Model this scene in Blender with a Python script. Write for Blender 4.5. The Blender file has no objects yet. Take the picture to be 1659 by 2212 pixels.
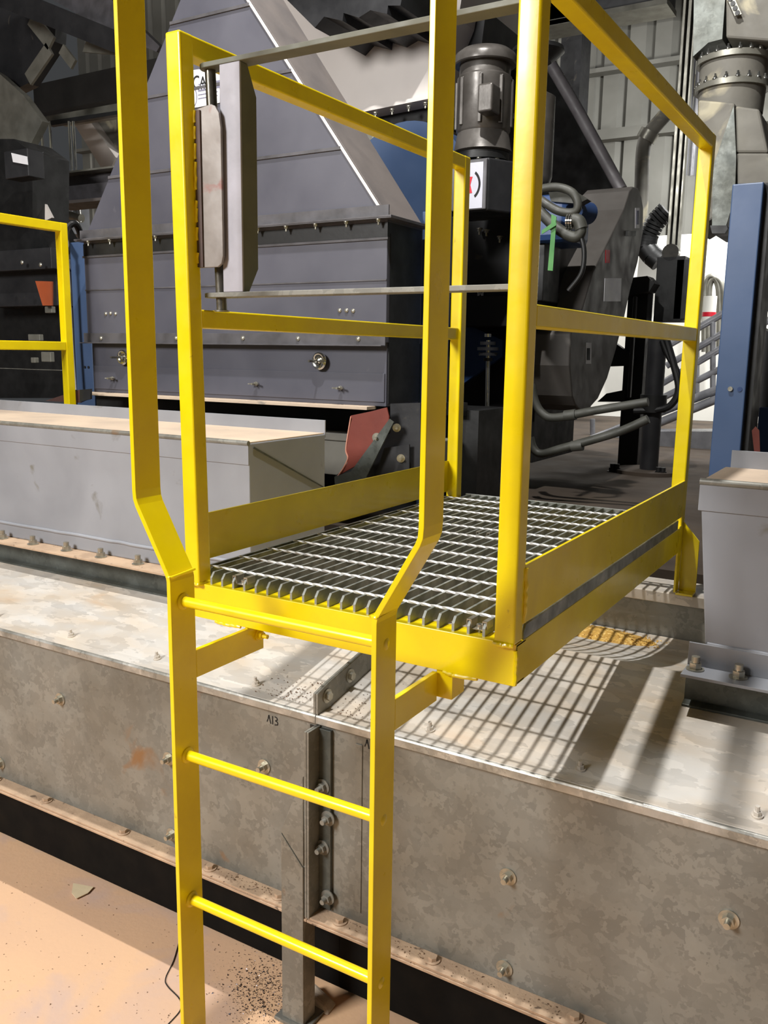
import bpy, math, random
from mathutils import Vector, Matrix
random.seed(7)
sc = bpy.context.scene
COL = sc.collection
V = Vector
PI = math.pi

# ---------------------------------------------------------------- camera (fitted to the photo's vanishing points)
CAM = V((.8967, -1.1413, 1.62)); FPX = 1877.2
yaw, pit, rol = .538172, -.181395, .0144109
fw = V((-math.sin(yaw)*math.cos(pit), math.cos(yaw)*math.cos(pit), math.sin(pit)))
r0 = V((math.cos(yaw), math.sin(yaw), 0)); u0 = r0.cross(fw)
rt = r0*math.cos(rol)+u0*math.sin(rol); up = -r0*math.sin(rol)+u0*math.cos(rol)
cam = bpy.data.objects.new('camera', bpy.data.cameras.new('camera')); COL.objects.link(cam)
cam.matrix_world = Matrix(((rt.x, up.x, -fw.x, CAM.x), (rt.y, up.y, -fw.y, CAM.y), (rt.z, up.z, -fw.z, CAM.z), (0, 0, 0, 1)))
cam.data.sensor_fit = 'VERTICAL'; cam.data.sensor_height = 36; cam.data.lens = FPX/2212*36
cam.data.clip_start = .02; cam.data.clip_end = 200
sc.camera = cam

def ray(px, py): return rt*((px-829.5)/FPX) - up*((py-1106)/FPX) + fw
def at(px, py, Y, ax=1):
    "point of the place seen at photo pixel px,py lying on the plane y=Y (or x=Y, z=Y)"
    d = ray(px, py); t = (Y-CAM[ax])/d[ax]; return CAM+d*t

# ---------------------------------------------------------------- materials
def lin(c): return tuple(((v/255)/12.92 if v <= 10 else ((v/255+.055)/1.055)**2.4) for v in c)+(1,)
def mat(name, c1, c2=None, scale=6, rough=.5, metal=0, c3=None, s3=3, t3=.62, bump=.15, bscale=60, detail=5, stretch=(1, 1, 1), rvar=.1, coat=0, spangle=0, w3=.06, spec=None):
    m = bpy.data.materials.new(name); m.use_nodes = True
    nt = m.node_tree; N = nt.nodes; L = nt.links; b = N['Principled BSDF']
    tc = N.new('ShaderNodeTexCoord'); mp = N.new('ShaderNodeMapping'); mp.inputs['Scale'].default_value = stretch
    L.new(tc.outputs['Object'], mp.inputs['Vector'])
    def noise(s, d=5, dist=0):
        n = N.new('ShaderNodeTexNoise'); n.inputs['Scale'].default_value = s; n.inputs['Detail'].default_value = d
        n.inputs['Distortion'].default_value = dist; L.new(mp.outputs['Vector'], n.inputs['Vector']); return n
    def ramp(src, p0, p1):
        r = N.new('ShaderNodeMapRange'); r.inputs['From Min'].default_value = p0; r.inputs['From Max'].default_value = p1
        L.new(src, r.inputs['Value']); return r
    def mix(f, a, bb):
        x = N.new('ShaderNodeMix'); x.data_type = 'RGBA'
        L.new(f, x.inputs[0])
        for i, q in ((6, a), (7, bb)):
            if isinstance(q, tuple): x.inputs[i].default_value = q
            else: L.new(q, x.inputs[i])
        return x.outputs[2]
    n1 = noise(scale, detail, .3)
    col = mix(ramp(n1.outputs['Fac'], .35, .65).outputs[0], lin(c1), lin(c2 or c1))
    if spangle:
        vo = N.new('ShaderNodeTexVoronoi'); vo.inputs['Scale'].default_value = spangle; L.new(mp.outputs['Vector'], vo.inputs['Vector'])
        nw = noise(spangle*1.2, 3); ad = N.new('ShaderNodeMix'); ad.data_type = 'RGBA'; ad.inputs[0].default_value = .12
        L.new(mp.outputs['Vector'], ad.inputs[6]); L.new(nw.outputs['Color'], ad.inputs[7]); L.new(ad.outputs[2], vo.inputs['Vector'])
        sp = N.new('ShaderNodeSeparateColor'); L.new(vo.outputs['Color'], sp.inputs[0])
        r = ramp(sp.outputs[0], 0, 1); r.inputs['To Min'].default_value = .82; r.inputs['To Max'].default_value = 1.12
        mu = N.new('ShaderNodeVectorMath'); mu.operation = 'SCALE'; L.new(col, mu.inputs[0]); L.new(r.outputs[0], mu.inputs['Scale']); col = mu.outputs[0]
    if c3:
        n3 = noise(s3, 6, .6)
        col = mix(ramp(n3.outputs['Fac'], t3, t3+w3).outputs[0], col, lin(c3))
    L.new(col, b.inputs['Base Color'])
    nr = noise(scale*2.3, 4); rr = ramp(nr.outputs['Fac'], .3, .7); rr.inputs['To Min'].default_value = max(.03, rough-rvar); rr.inputs['To Max'].default_value = min(1, rough+rvar)
    L.new(rr.outputs[0], b.inputs['Roughness']); b.inputs['Metallic'].default_value = metal
    if coat: b.inputs['Coat Weight'].default_value = coat; b.inputs['Coat Roughness'].default_value = .12
    if spec is not None: b.inputs['Specular IOR Level'].default_value = spec
    if bump:
        nb = noise(bscale, 4); bp = N.new('ShaderNodeBump'); bp.inputs['Strength'].default_value = bump; bp.inputs['Distance'].default_value = .002
        L.new(nb.outputs['Fac'], bp.inputs['Height']); L.new(bp.outputs[0], b.inputs['Normal'])
    return m
M = dict(
 yellow=mat('yellow_paint', (244, 218, 0), (234, 206, 0), 9, .33, c3=(190, 160, 30), s3=26, t3=.74, bump=.12, bscale=35, rvar=.06, coat=.25),
 galv=mat('galvanised_steel', (140, 139, 132), (120, 117, 108), 4, .5, .3, c3=(140, 106, 72), s3=7, t3=.66, spangle=32, bump=.1, w3=.1),
 galv_clean=mat('clean_galvanised_edge', (190, 188, 182), (150, 148, 140), 14, .35, .5, spangle=30, bump=.1),
 galv_lid=mat('dusty_galvanised_steel', (204, 200, 194), (204, 190, 172), 4.5, .5, .15, c3=(198, 166, 132), s3=4.5, t3=.62, spangle=16, bump=.06, stretch=(1, 2.2, 1), w3=.2),
 galv_dark=mat('dark_galvanised_steel', (96, 100, 96), (78, 80, 74), 8, .45, .45, spangle=30),
 dust=mat('dusty_flange', (196, 168, 140), (170, 144, 120), 14, .9, c3=(110, 92, 76), s3=30, t3=.64, bump=.6, bscale=140),
 zinc=mat('zinc_bolt', (190, 186, 172), (150, 146, 134), 30, .35, .75),
 bar=mat('galvanised_grating', (170, 172, 168), (120, 124, 116), 22, .42, .45, c3=(200, 180, 140), s3=9, t3=.7),
 rod=mat('grating_rod', (225, 224, 222), (190, 190, 190), 18, .45, .2),
 gray=mat('gray_paint', (152, 154, 160), (136, 138, 144), 3, .45, c3=(120, 118, 112), s3=7, t3=.66, bump=.08, rvar=.08),
 graydust=mat('dusted_gray_top', (214, 192, 168), (196, 176, 156), 5, .85, c3=(150, 140, 128), s3=12, t3=.68, bump=.4, bscale=120),
 bin=mat('charcoal_paint', (88, 88, 98), (76, 76, 86), 2.5, .45, c3=(100, 98, 104), s3=9, t3=.7, bump=.05),
 bindk=mat('charcoal_flange', (92, 90, 94), (72, 70, 72), 10, .45),
 hoodside=mat('hood_side_warm_gray', (118, 110, 106), (104, 98, 96), 6, .7),
 black=mat('black_steel', (26, 26, 26), (18, 18, 18), 6, .5),
 pitch=mat('shade_black_steel', (9, 8, 6), (6, 5, 4), 6, .8, spec=.2),  # near black, puts the deep shade under the conveyor into the colour
 rust=mat('rust_brown_plate', (92, 58, 50), (78, 52, 46), 8, .7),
 spout=mat('spout_rim_gray', (112, 108, 110), (92, 88, 90), 9, .5),
 dark=mat('dark_machine_paint', (44, 44, 46), (34, 34, 36), 5, .45, c3=(70, 66, 60), s3=8, t3=.68),
 guard=mat('belt_guard_paint', (96, 92, 88), (84, 80, 76), 5, .5),
 motor=mat('motor_gray_paint', (96, 92, 88), (72, 68, 64), 8, .35, .3),
 chrome=mat('polished_steel', (210, 208, 200), (190, 188, 182), 12, .14, .95, rvar=.05),
 blue=mat('blue_paint', (68, 88, 122), (62, 82, 114), 3, .42, bump=.06),
 bluedk=mat('deep_blue_paint', (40, 66, 110), (34, 58, 100), 3, .45),
 rubber=mat('red_rubber', (122, 56, 44), (110, 48, 38), 7, .6),
 rubedge=mat('rubber_cut_edge', (214, 150, 130), None, 7, .7),
 gate=mat('gate_gray_paint', (176, 174, 184), (158, 156, 164), 9, .5, c3=(110, 108, 98), s3=16, t3=.66, bump=.2),
 gateolive=mat('gate_shaded_steel', (112, 112, 98), (98, 98, 84), 9, .6),  # darker gate tone, carries underside shade in the colour
 hinge=mat('hinge_bare_steel', (152, 146, 142), (128, 120, 114), 12, .5, .4, c3=(140, 96, 90), s3=8, t3=.64),
 hingedk=mat('hinge_rusty_edge', (84, 62, 58), (64, 56, 50), 14, .6),
 pin=mat('hinge_pin_steel', (120, 116, 108), (96, 92, 84), 20, .3, .7),
 floor=mat('dusty_concrete', (232, 190, 148), (216, 178, 146), 1.6, .85, c3=(205, 176, 160), s3=3.1, t3=.55, bump=.35, bscale=60, w3=.14),
 deck=mat('dusty_deck', (76, 64, 52), (62, 52, 44), 3, .9, bump=.3),
 wall=mat('ribbed_wall_sheet', (136, 135, 128), (120, 119, 112), 1.5, .6),
 white=mat('white_painted_panel', (232, 230, 222), (220, 218, 210), 2, .6),
 roof=mat('roof_dark', (52, 50, 48), (40, 38, 36), 2, .8),
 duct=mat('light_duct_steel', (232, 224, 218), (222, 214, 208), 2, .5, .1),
 ductdusty=mat('dusty_duct', (122, 119, 110), (100, 97, 90), 5, .7, c3=(170, 162, 138), s3=6, t3=.56, w3=.12),
 pipe=mat('dull_conduit', (150, 148, 138), (128, 126, 116), 8, .4, .5),
 grain=mat('spilled_grain', (220, 176, 88), (190, 146, 70), 80, .9, c3=(240, 206, 130), s3=120, t3=.55, bump=.9, bscale=260),
 chip=mat('metal_shavings', (120, 118, 128), (70, 66, 66), 60, .3, .8),
 crumb=mat('brown_crumbs', (120, 90, 64), (86, 66, 50), 60, .9),
 paper=mat('paper_scrap', (230, 212, 176), (214, 196, 160), 12, .9),
 stone=mat('pale_stone', (205, 190, 170), (170, 156, 140), 12, .9),
 label=mat('white_label', (238, 238, 240), (226, 226, 232), 6, .5),
 plategray=mat('pale_gray_plate', (186, 186, 198), None, 6, .4),
 ink=mat('black_ink', (16, 16, 16), None, 6, .7),
 inkgray=mat('gray_ink', (120, 120, 140), None, 6, .7),
 red=mat('red_print', (200, 22, 44), None, 6, .5),
 orange=mat('orange_board', (176, 84, 44), (150, 72, 38), 4, .6),
 green=mat('green_strap', (84, 140, 80), (70, 124, 70), 14, .7),
 hose=mat('gray_hose', (70, 70, 64), (56, 56, 50), 12, .55),
 stair=mat('stair_steel', (150, 150, 154), (120, 120, 124), 6, .35, .4),
)

# ---------------------------------------------------------------- mesh builder
class MB:
    def __init__(s): s.v = []; s.f = []; s.sm = []
    def add(s, vs, fs, smooth=False):
        o = len(s.v); s.v += [tuple(v) for v in vs]; s.f += [tuple(i+o for i in f) for f in fs]; s.sm += [smooth]*len(fs); return s
    def box(s, a, b):
        x0, x1 = sorted((a[0], b[0])); y0, y1 = sorted((a[1], b[1])); z0, z1 = sorted((a[2], b[2]))
        return s.add([(x0,y0,z0),(x1,y0,z0),(x1,y1,z0),(x0,y1,z0),(x0,y0,z1),(x1,y0,z1),(x1,y1,z1),(x0,y1,z1)],
                     [(0,3,2,1),(4,5,6,7),(0,1,5,4),(1,2,6,5),(2,3,7,6),(3,0,4,7)])
    def prism(s, pts, d):
        "closed polygon pts (3D) swept by vector d"
        n = len(pts); P = [V(p) for p in pts]; D = V(d)
        nrm = V((0, 0, 0))
        for i in range(n): nrm += P[i].cross(P[(i+1) % n])
        if nrm.dot(D) > 0: P = P[::-1]
        return s.add([tuple(p) for p in P]+[tuple(p+D) for p in P],
                     [tuple(range(n)), tuple(range(2*n-1, n-1, -1))]+[(i, i+n, (i+1) % n+n, (i+1) % n) for i in range(n)])
    def hexa(s, b, t):
        "eight corners: bottom ring of 4, top ring of 4"
        return s.add(list(b)+list(t), [(3,2,1,0),(4,5,6,7),(0,1,5,4),(1,2,6,5),(2,3,7,6),(3,0,4,7)])
    def cyl(s, p0, p1, r, r1=None, n=20, caps=True, smooth=True):
        p0 = V(p0); p1 = V(p1); r1 = r if r1 is None else r1
        d = (p1-p0).normalized(); a = d.orthogonal().normalized(); b = d.cross(a)
        vs = []
        for p, rr in ((p0, r), (p1, r1)):
            for i in range(n):
                t = 2*PI*i/n; vs.append(tuple(p+(a*math.cos(t)+b*math.sin(t))*rr))
        s.add(vs, [(i, (i+1) % n, (i+1) % n+n, i+n) for i in range(n)], smooth)
        if caps:
            s.add(vs[:n], [tuple(range(n-1, -1, -1))]); s.add(vs[n:], [tuple(range(n))])
        return s
    def tube(s, pts, r, n=12):
        "round tube through a smoothed polyline"
        P = [V(p) for p in pts]; Q = []
        for i in range(len(P)-1):
            a = P[max(i-1, 0)]; b = P[i]; c = P[i+1]; d = P[min(i+2, len(P)-1)]
            for k in range(6):
                t = k/6; Q.append(.5*((2*b)+(-a+c)*t+(2*a-5*b+4*c-d)*t*t+(-a+3*b-3*c+d)*t**3))
        Q.append(P[-1]); vs = []; a = None
        for i, q in enumerate(Q):
            d = (Q[min(i+1, len(Q)-1)]-Q[max(i-1, 0)]).normalized()
            a = d.orthogonal().normalized() if a is None else (a-d*a.dot(d)).normalized(); b = d.cross(a)
            vs += [tuple(q+(a*math.cos(2*PI*k/n)+b*math.sin(2*PI*k/n))*r) for k in range(n)]
        m = len(Q)
        s.add(vs, [(i*n+k, i*n+(k+1) % n, (i+1)*n+(k+1) % n, (i+1)*n+k) for i in range(m-1) for k in range(n)], True)
        s.add(vs[:n], [tuple(range(n-1, -1, -1))]); s.add(vs[-n:], [tuple(range(n))])
        return s
    def lathe(s, c, axis, prof, n=28):
        "profile [(radius, height)] turned about axis through c"
        c = V(c); d = V(axis).normalized(); a = d.orthogonal().normalized(); b = d.cross(a); vs = []
        for r, h in prof:
            vs += [tuple(c+d*h+(a*math.cos(2*PI*k/n)+b*math.sin(2*PI*k/n))*max(r, 1e-4)) for k in range(n)]
        s.add(vs, [(i*n+k, i*n+(k+1) % n, (i+1)*n+(k+1) % n, (i+1)*n+k) for i in range(len(prof)-1) for k in range(n)], True)
        s.add(vs[:n], [tuple(range(n-1, -1, -1))]); s.add(vs[-n:], [tuple(range(n))])
        return s
    def beam(s, p0, p1, w, h, upv=(0, 0, 1)):
        p0 = V(p0); p1 = V(p1); d = (p1-p0).normalized(); a = d.cross(V(upv)).normalized(); b = a.cross(d)
        c = [a*x*w/2+b*y*h/2 for x, y in ((-1, -1), (1, -1), (1, 1), (-1, 1))]
        return s.hexa([p0+q for q in c], [p1+q for q in c])
    def hexnut(s, c, axis, r, h):
        c = V(c); d = V(axis).normalized(); a = d.orthogonal().normalized(); b = d.cross(a)
        ring = [c+(a*math.cos(PI/3*k)+b*math.sin(PI/3*k))*r for k in range(6)]
        return s.prism(ring, d*h)

WP = {}
def _link(name, me, parent, loc=(0, 0, 0), rot=None):
    o = bpy.data.objects.new(name, me); COL.objects.link(o)
    pw = WP.get(parent.name, V((0, 0, 0))) if parent else V((0, 0, 0))
    o.location = V(loc)-pw
    if parent: o.parent = parent
    if rot is not None: o.rotation_mode = 'QUATERNION'; o.rotation_quaternion = rot
    WP[o.name] = V(loc); return o
def mesh(mb, m, name):
    me = bpy.data.meshes.new(name); me.from_pydata(mb.v, [], mb.f); me.update()
    me.polygons.foreach_set('use_smooth', mb.sm)
    if any(mb.sm): me.set_sharp_from_angle(angle=.62)
    me.materials.append(M[m] if isinstance(m, str) else m); return me
def part(name, mb, m, parent=None, bev=0, seg=2, label=None, kind=None):
    o = _link(name, mesh(mb, m, name), parent)
    if bev:
        b = o.modifiers.new('bevel', 'BEVEL'); b.width = bev; b.segments = seg; b.limit_method = 'ANGLE'; b.angle_limit = .6
        b.harden_normals = False
    if label: o['label'] = label
    if kind: o['kind'] = kind
    return o
def thing(name, label, cat, loc=(0, 0, 0), group=None):
    o = _link(name, None, None, loc); o.empty_display_size = .1
    o['label'] = label; o['category'] = cat
    if group: o['group'] = group
    return o
def solo(name, mb, m, label, cat, group=None, bev=0, kind=None):
    o = part(name, mb, m, None, bev); o['label'] = label; o['category'] = cat
    if group: o['group'] = group
    if kind: o['kind'] = kind
    return o
def struct(name, mb, m, bev=0, parent=None):
    o = part(name, mb, m, parent, bev)
    if not parent: o['kind'] = 'structure'
    return o
# bolts: one mesh per kind, placed as parts
def bolt_mesh(kind):
    b = MB()
    if kind == 'stud':      # washer, nut, threaded end
        b.cyl((0,0,0), (0,0,.003), .0185, n=24); b.hexnut((0,0,.003), (0,0,1), .0115, .010); b.cyl((0,0,.013), (0,0,.026), .0062, n=12)
    elif kind == 'head':    # washer and hex head
        b.cyl((0,0,0), (0,0,.0025), .017, n=24); b.hexnut((0,0,.0025), (0,0,1), .0105, .008)
    elif kind == 'tall':
        b.cyl((0,0,0), (0,0,.003), .019, n=24); b.hexnut((0,0,.003), (0,0,1), .0135, .013); b.cyl((0,0,.016), (0,0,.030), .009, n=14)
    elif kind == 'wing':    # wing nut on a threaded stud
        b.cyl((0,0,0), (0,0,.04), .0045, n=10); b.cyl((0,0,.012), (0,0,.024), .009, .006, n=12)
        b.prism([(.006,-.002,.014),(.022,-.002,.022),(.024,-.002,.034),(.014,-.002,.030),(.006,-.002,.022)], (0,.004,0))
        b.prism([(-.006,-.002,.014),(-.022,-.002,.022),(-.024,-.002,.034),(-.014,-.002,.030),(-.006,-.002,.022)], (0,.004,0))
    elif kind == 'dome':
        b.lathe((0,0,0), (0,0,1), [(.0095,0),(.009,.003),(.006,.0055),(.001,.0065)], 16)
    elif kind == 'small':
        b.cyl((0,0,0), (0,0,.003), .009, n=14); b.hexnut((0,0,.003), (0,0,1), .0065, .006); b.cyl((0,0,.009), (0,0,.018), .0035, n=8)
    return b
BM = {}
def bolt(parent, loc, axis, kind='stud', m='zinc', name='bolt', s=1.0):
    k = (kind, m)
    if k not in BM: BM[k] = mesh(bolt_mesh(kind), m, 'bolt_'+kind)
    q = V((0, 0, 1)).rotation_difference(V(axis))
    o = _link(name, BM[k], parent, loc, q); o.scale = (s, s, s); return o
def text(name, s, size, loc, right, upv, m, parent, ext=.0006, sx=1.0, shear=0):
    c = bpy.data.curves.new(name, 'FONT'); c.body = s; c.size = size; c.extrude = ext; c.offset = size*.010
    tmp = bpy.data.objects.new('tmp', c); COL.objects.link(tmp)
    dg = bpy.context.evaluated_depsgraph_get(); me = bpy.data.meshes.new_from_object(tmp.evaluated_get(dg))
    bpy.data.objects.remove(tmp); me.materials.clear(); me.materials.append(M[m]); me.name = name
    R = V(right).normalized(); U = V(upv).normalized(); Nn = R.cross(U)
    for v in me.vertices: v.co = R*(v.co.x*sx+v.co.y*shear)+U*v.co.y+Nn*v.co.z
    return _link(name, me, parent, loc)

# ================================================================= SETTING
b = MB().box((-12, -4, -.1), (8, 11, 0)); struct('floor', b, 'floor')
# ribbed far wall
b = MB(); Yw = 10.0; prof = []
x = -12.0
while x < 8:
    prof += [(x, .05), (x+.19, .05), (x+.275, -.03), (x+.295, -.03)]; x += .3
vs = [(x, Yw-d, z) for x, d in prof for z in (0, 8.0)]
b.add(vs, [(2*i, 2*i+2, 2*i+3, 2*i+1) for i in range(len(prof)-1)])
struct('wall_back', b, 'wall')
b = MB().box((-12, -4, 8), (8, 11, 8.2)); struct('ceiling', b, 'roof')
for i, (p0, p1, h) in enumerate((((1280, 285), (1405, 264), .12), ((1400, 134), (1470, 124), .05))):
    a = at(p0[0], p0[1], Yw-.15); struct('trim_%d' % (i+1), MB().box((-12, Yw-.22, a.z-h), (8, Yw-.05, a.z)), 'wall')
a = at(1323, 22, 9.2); struct('trim_3', MB().box((-12, 9.0, a.z), (8, 9.25, a.z+.45)), 'roof')

# ================================================================= LOWER CONVEYOR (two bolted lengths)
YF = .41; ZT = .80; XS = -.197
LB = [(.89, .890), (.96, .868), (1.05, .845), (1.15, .824), (1.26, .809), (1.34, .803), (1.5, .801)]
def lidz(y): return ZT if y < .44 else (ZT+.2*(y-.44) if y < .89 else next(a+(b-a)*(y-p)/(q-p) for (p, a), (q, b) in zip(LB, LB[1:]) if y <= q))     # shallow ridge-backed lid
def onlid(px, py):
    d = ray(px, py); t = (.712*0+ZT-.2*.44+.2*CAM.y-CAM.z)/(d.z-.2*d.y); p = CAM+d*t; return p
def conveyor(x0, x1, lab, left):
    t = thing('drag_conveyor', lab, 'conveyor', ((x0+x1)/2, YF, 0), 'bolted conveyor lengths')
    b = MB().box((x0, YF, .300), (x1, YF+.006, ZT-.004)); part('front_panel', b, 'galv', t, .001)
    # bottom flange (angle) with dust on it
    b = MB().box((x0, .362, .297), (x1, YF, .303)); b.box((x0, .359, .290), (x1, YF+.05, .2965)); part('bottom_flange', b, 'dust', t, .001)
    # lid: flat, rolled front edge
    b = MB()
    pr = [(YF-.008, ZT-.002), (YF-.008, ZT), (.44, ZT), (.89, ZT+.09), (.96, lidz(.96)), (1.05, lidz(1.05)), (1.15, lidz(1.15)), (1.26, lidz(1.26)), (1.34, lidz(1.34)), (1.412, lidz(1.412)), (1.412, lidz(1.412)-.004), (1.34, lidz(1.34)-.004), (1.15, lidz(1.15)-.004), (1.05, lidz(1.05)-.004), (.89, ZT+.086), (.44, ZT-.004), (YF-.004, ZT-.004)]
    b.prism([(x0, y, z) for y, z in pr], (x1-x0, 0, 0))
    part('lid', b, 'galv_lid', t, .0006)
    b = MB().prism([(x0, y, z) for y, z in [(YF-.0075, ZT-.0005), (YF-.012, ZT-.002), (YF-.015, ZT-.006), (YF-.0155, ZT-.022), (YF-.0125, ZT-.022), (YF-.0115, ZT-.008), (YF-.0075, ZT-.005)]], (x1-x0, 0, 0))
    part('rolled_lip', b, 'galv_clean', t, .0008)
    # added pan behind; its black paints the shade under the conveyor
    b = MB().box((x0, .50, .02), (x1, 1.14, .289)); part('shade_pan', b, 'pitch', t)
    # end flange where the lengths meet
    xa, xb = (x1-.006, x1) if left else (x0, x0+.006)
    b = MB().box((xa, .360, .30), (xb, YF, ZT-.03))
    b.prism([(xa, YF-.014, ZT), (xa, YF-.014, ZT+.050), (xa, .44, ZT+.062), (xa, .89, ZT+.152), (xa, 1.40, lidz(1.4)+.06), (xa, 1.40, lidz(1.40)+.001), (xa, .89, ZT+.091), (xa, .44, ZT+.001)], (xb-xa, 0, 0))
    part('end_flange', b, 'galv', t, .0008)
    return t
cl = conveyor(-3.2, XS, 'galvanised conveyor length left of the bolted seam, stencilled A B', True)
cr = conveyor(XS+.001, 2.4, 'galvanised conveyor length right of the bolted seam, longer clean panel', False)
for x, z in ((-1.102, .628), (-.359, .622), (-.680, .557), (-.677, .339), (-1.40, .35)):
    bolt(cl, (x, YF, z), (0, -1, 0), 'stud')
for x, z in ((.285, .55), (.715, .614), (.286, .336), (.75, .35)):
    bolt(cr, (x, YF, z), (0, -1, 0), 'stud')
for x in (-1.40, -1.163, -.841, -.524, -.30): bolt(cl, (x, .387, .303), (0, 0, 1), 'head', 'dust')
for x in (-.12, .126, .449, .75): bolt(cr, (x, .387, .303), (0, 0, 1), 'head', 'dust')
for x in (-1.44, -1.099, -.758, -.42): bolt(cl, (x, .457, lidz(.457)), (0, -.2, 1), 'small', 'galv_lid', s=1.2)
for x in (.07, .41, .74): bolt(cr, (x, .457, lidz(.457)), (0, -.2, 1), 'small', 'galv_lid', s=1.2)
# stiffener channel right of the seam
b = MB().box((XS+.0075, .400, .312), (XS+.040, YF-.0005, ZT-.034)); part('seam_stiffener', b, 'galv_dark', cr, .001)
b = MB().box((XS+.103, YF-.0025, .33), (XS+.121, YF-.0005, ZT-.05)); part('backing_bar', b, 'galv', cr, .001)
part('seam_gap', MB().box((XS-.024, YF-.0015, .312), (XS-.0075, YF-.0004, ZT-.035)), 'black', cl)
for x, z in ((-.178, .625), (-.163, .549), (-.178, .470), (-.163, .345)): bolt(cr, (x, .400, z), (0, -1, 0), 'stud', 'galv')
for y, z in ((.433, ZT+.034), (.53, lidz(.53)+.034), (.68, lidz(.68)+.034), (.83, lidz(.83)+.034)): bolt(cr, (XS+.007, y, z), (1, 0, 0), 'head', 'zinc')
for y in (.433,): bolt(cl, (XS-.006, y, ZT+.034), (-1, 0, 0), 'head', 'zinc')
# stencilled letters
def stroke(b, pts, w, y):
    for p, q in zip(pts, pts[1:]):
        d = V((q[0]-p[0], 0, q[1]-p[1])).normalized(); n = V((-d.z, 0, d.x))*w/2
        P = V((p[0], y, p[1])); Q = V((q[0], y, q[1])); b.prism([P-n, Q-n, Q+n, P+n], (0, -.0006, 0))
a = at(577, 1561, YF); c = at(604, 1560, YF); h = .021; x0 = a.x; w = c.x-a.x
b = MB(); y = YF-.0002
stroke(b, [(x0, a.z+.003), (x0+.003, a.z+.010)], .0025, y); stroke(b, [(x0+.0035, a.z+.011), (x0+.006, a.z+h), (x0+.0115, a.z)], .0028, y)
stroke(b, [(x0+.017, a.z), (x0+.017, a.z+h)], .0028, y)
X = x0+.0235; Z = a.z
stroke(b, [(X, Z+h), (X+.007, Z+h-.002), (X+.008, Z+h-.007), (X+.002, Z+.011), (X+.009, Z+.008), (X+.009, Z+.002), (X, Z)], .0026, y)
part('stencil_mark', b, 'ink', cl, label='black stencilled letters reading A B')
a = at(788, 1615, YF); b = MB()
stroke(b, [(a.x, a.z+.003), (a.x+.003, a.z+.010)], .0025, y); stroke(b, [(a.x+.0035, a.z+.011), (a.x+.006, a.z+h), (a.x+.0115, a.z)], .0028, y)
part('stencil_mark', b, 'ink', cr, label='black stencilled letter A half hidden by the ladder')
# trough behind the lid, rising wall and dusty ledge
t = thing('rear_conveyor', 'second galvanised conveyor with dusty top behind the platform foot', 'conveyor', (.9, 1.42, 0))
part('front_panel', MB().box((-.6, 1.418, .3), (2.3, 1.424, .932)), 'galv', t, .001)
b = MB().box((-.6, 1.412, .928), (2.3, 1.57, .938)).box((-.6, 1.408, .905), (2.3, 1.417, .937)); part('lid', b, 'galv_lid', t, .002)
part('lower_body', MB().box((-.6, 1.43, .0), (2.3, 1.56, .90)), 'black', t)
# dusty deck beyond
b = MB().box((-6, 1.64, .90), (6, 9.0, .95)); solo('equipment_deck', b, 'deck', 'broad dust-covered deck carrying the machines behind', 'deck')
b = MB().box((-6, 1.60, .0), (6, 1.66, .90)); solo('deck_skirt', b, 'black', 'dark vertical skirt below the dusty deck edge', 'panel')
# grain heap and strewn crumbs
b = MB(); n = 34
gx, gy = .20, 1.30
for i in range(900):
    u = random.gauss(0, 1); w = random.gauss(0, 1)
    if abs(u) > 2.2 or abs(w) > 1.9: continue
    X = .19+u*.085; Y = 1.315+w*.038; H = .020*math.exp(-(u*u+w*w)/1.6)
    r = random.uniform(.003, .0065); z = lidz(Y)+H*random.random()+.002
    q = [V((X+random.uniform(-r, r), Y+random.uniform(-r, r), z+random.uniform(-r, r)*.6)) for _ in range(4)]
    b.add(q, [(0, 1, 2), (0, 2, 3), (0, 3, 1), (1, 3, 2)])
for i in range(n):
    for j in range(12):
        u = i/(n-1)*2-1; w = j/11*2-1
        b.v.append((.19+u*.2, 1.315+w*.085, lidz(1.315+w*.085)-.001+.022*math.exp(-(u*u*3.4+w*w*2.6))*(1+.25*random.random())-.002*(abs(u)+abs(w))))
o = len(b.v)-n*12
for i in range(n-1):
    for j in range(11): b.f.append((o+i*12+j, o+(i+1)*12+j, o+(i+1)*12+j+1, o+i*12+j+1)); b.sm.append(True)
solo('spilled_grain', b, 'grain', 'heap of spilled golden grain meal in the dip behind the lid', 'grain', kind='stuff')
def scatter(name, pts, m, label, cat):
    b = MB()
    for (X, Y, Z, r) in pts:
        if Z is None: Z = lidz(Y)
        q = [V((X+random.uniform(-r, r), Y+random.uniform(-r, r), Z+random.uniform(0, r)*.9)) for _ in range(4)]
        b.add(q, [(0, 1, 2), (0, 2, 3), (0, 3, 1), (1, 3, 2)])
    return solo(name, b, m, label, cat, kind='stuff')
pts = [(min(random.gauss(-.30, .05), XS-.01), YF+.015+abs(random.gauss(0, .05)), None, random.uniform(.0015, .004)) for _ in range(180)]
pts += [(random.uniform(-.18, -.02), YF+.01+abs(random.gauss(0, .07)), None, random.uniform(.001, .004)) for _ in range(160)]
scatter('lid_crumbs', pts, 'crumb', 'brown crumbs strewn on the lid beside the seam', 'crumbs')
pts = [(random.uniform(-.55, -.2), .40-abs(random.gauss(0, .018)), .303, random.uniform(.001, .0035)) for _ in range(170)]
pts += [(random.uniform(-.1, .5), .40-abs(random.gauss(0, .018)), .303, random.uniform(.001, .0035)) for _ in range(150)]
scatter('flange_crumbs', pts, 'crumb', 'dust crumbs along the conveyor bottom flange', 'crumbs')
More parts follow.
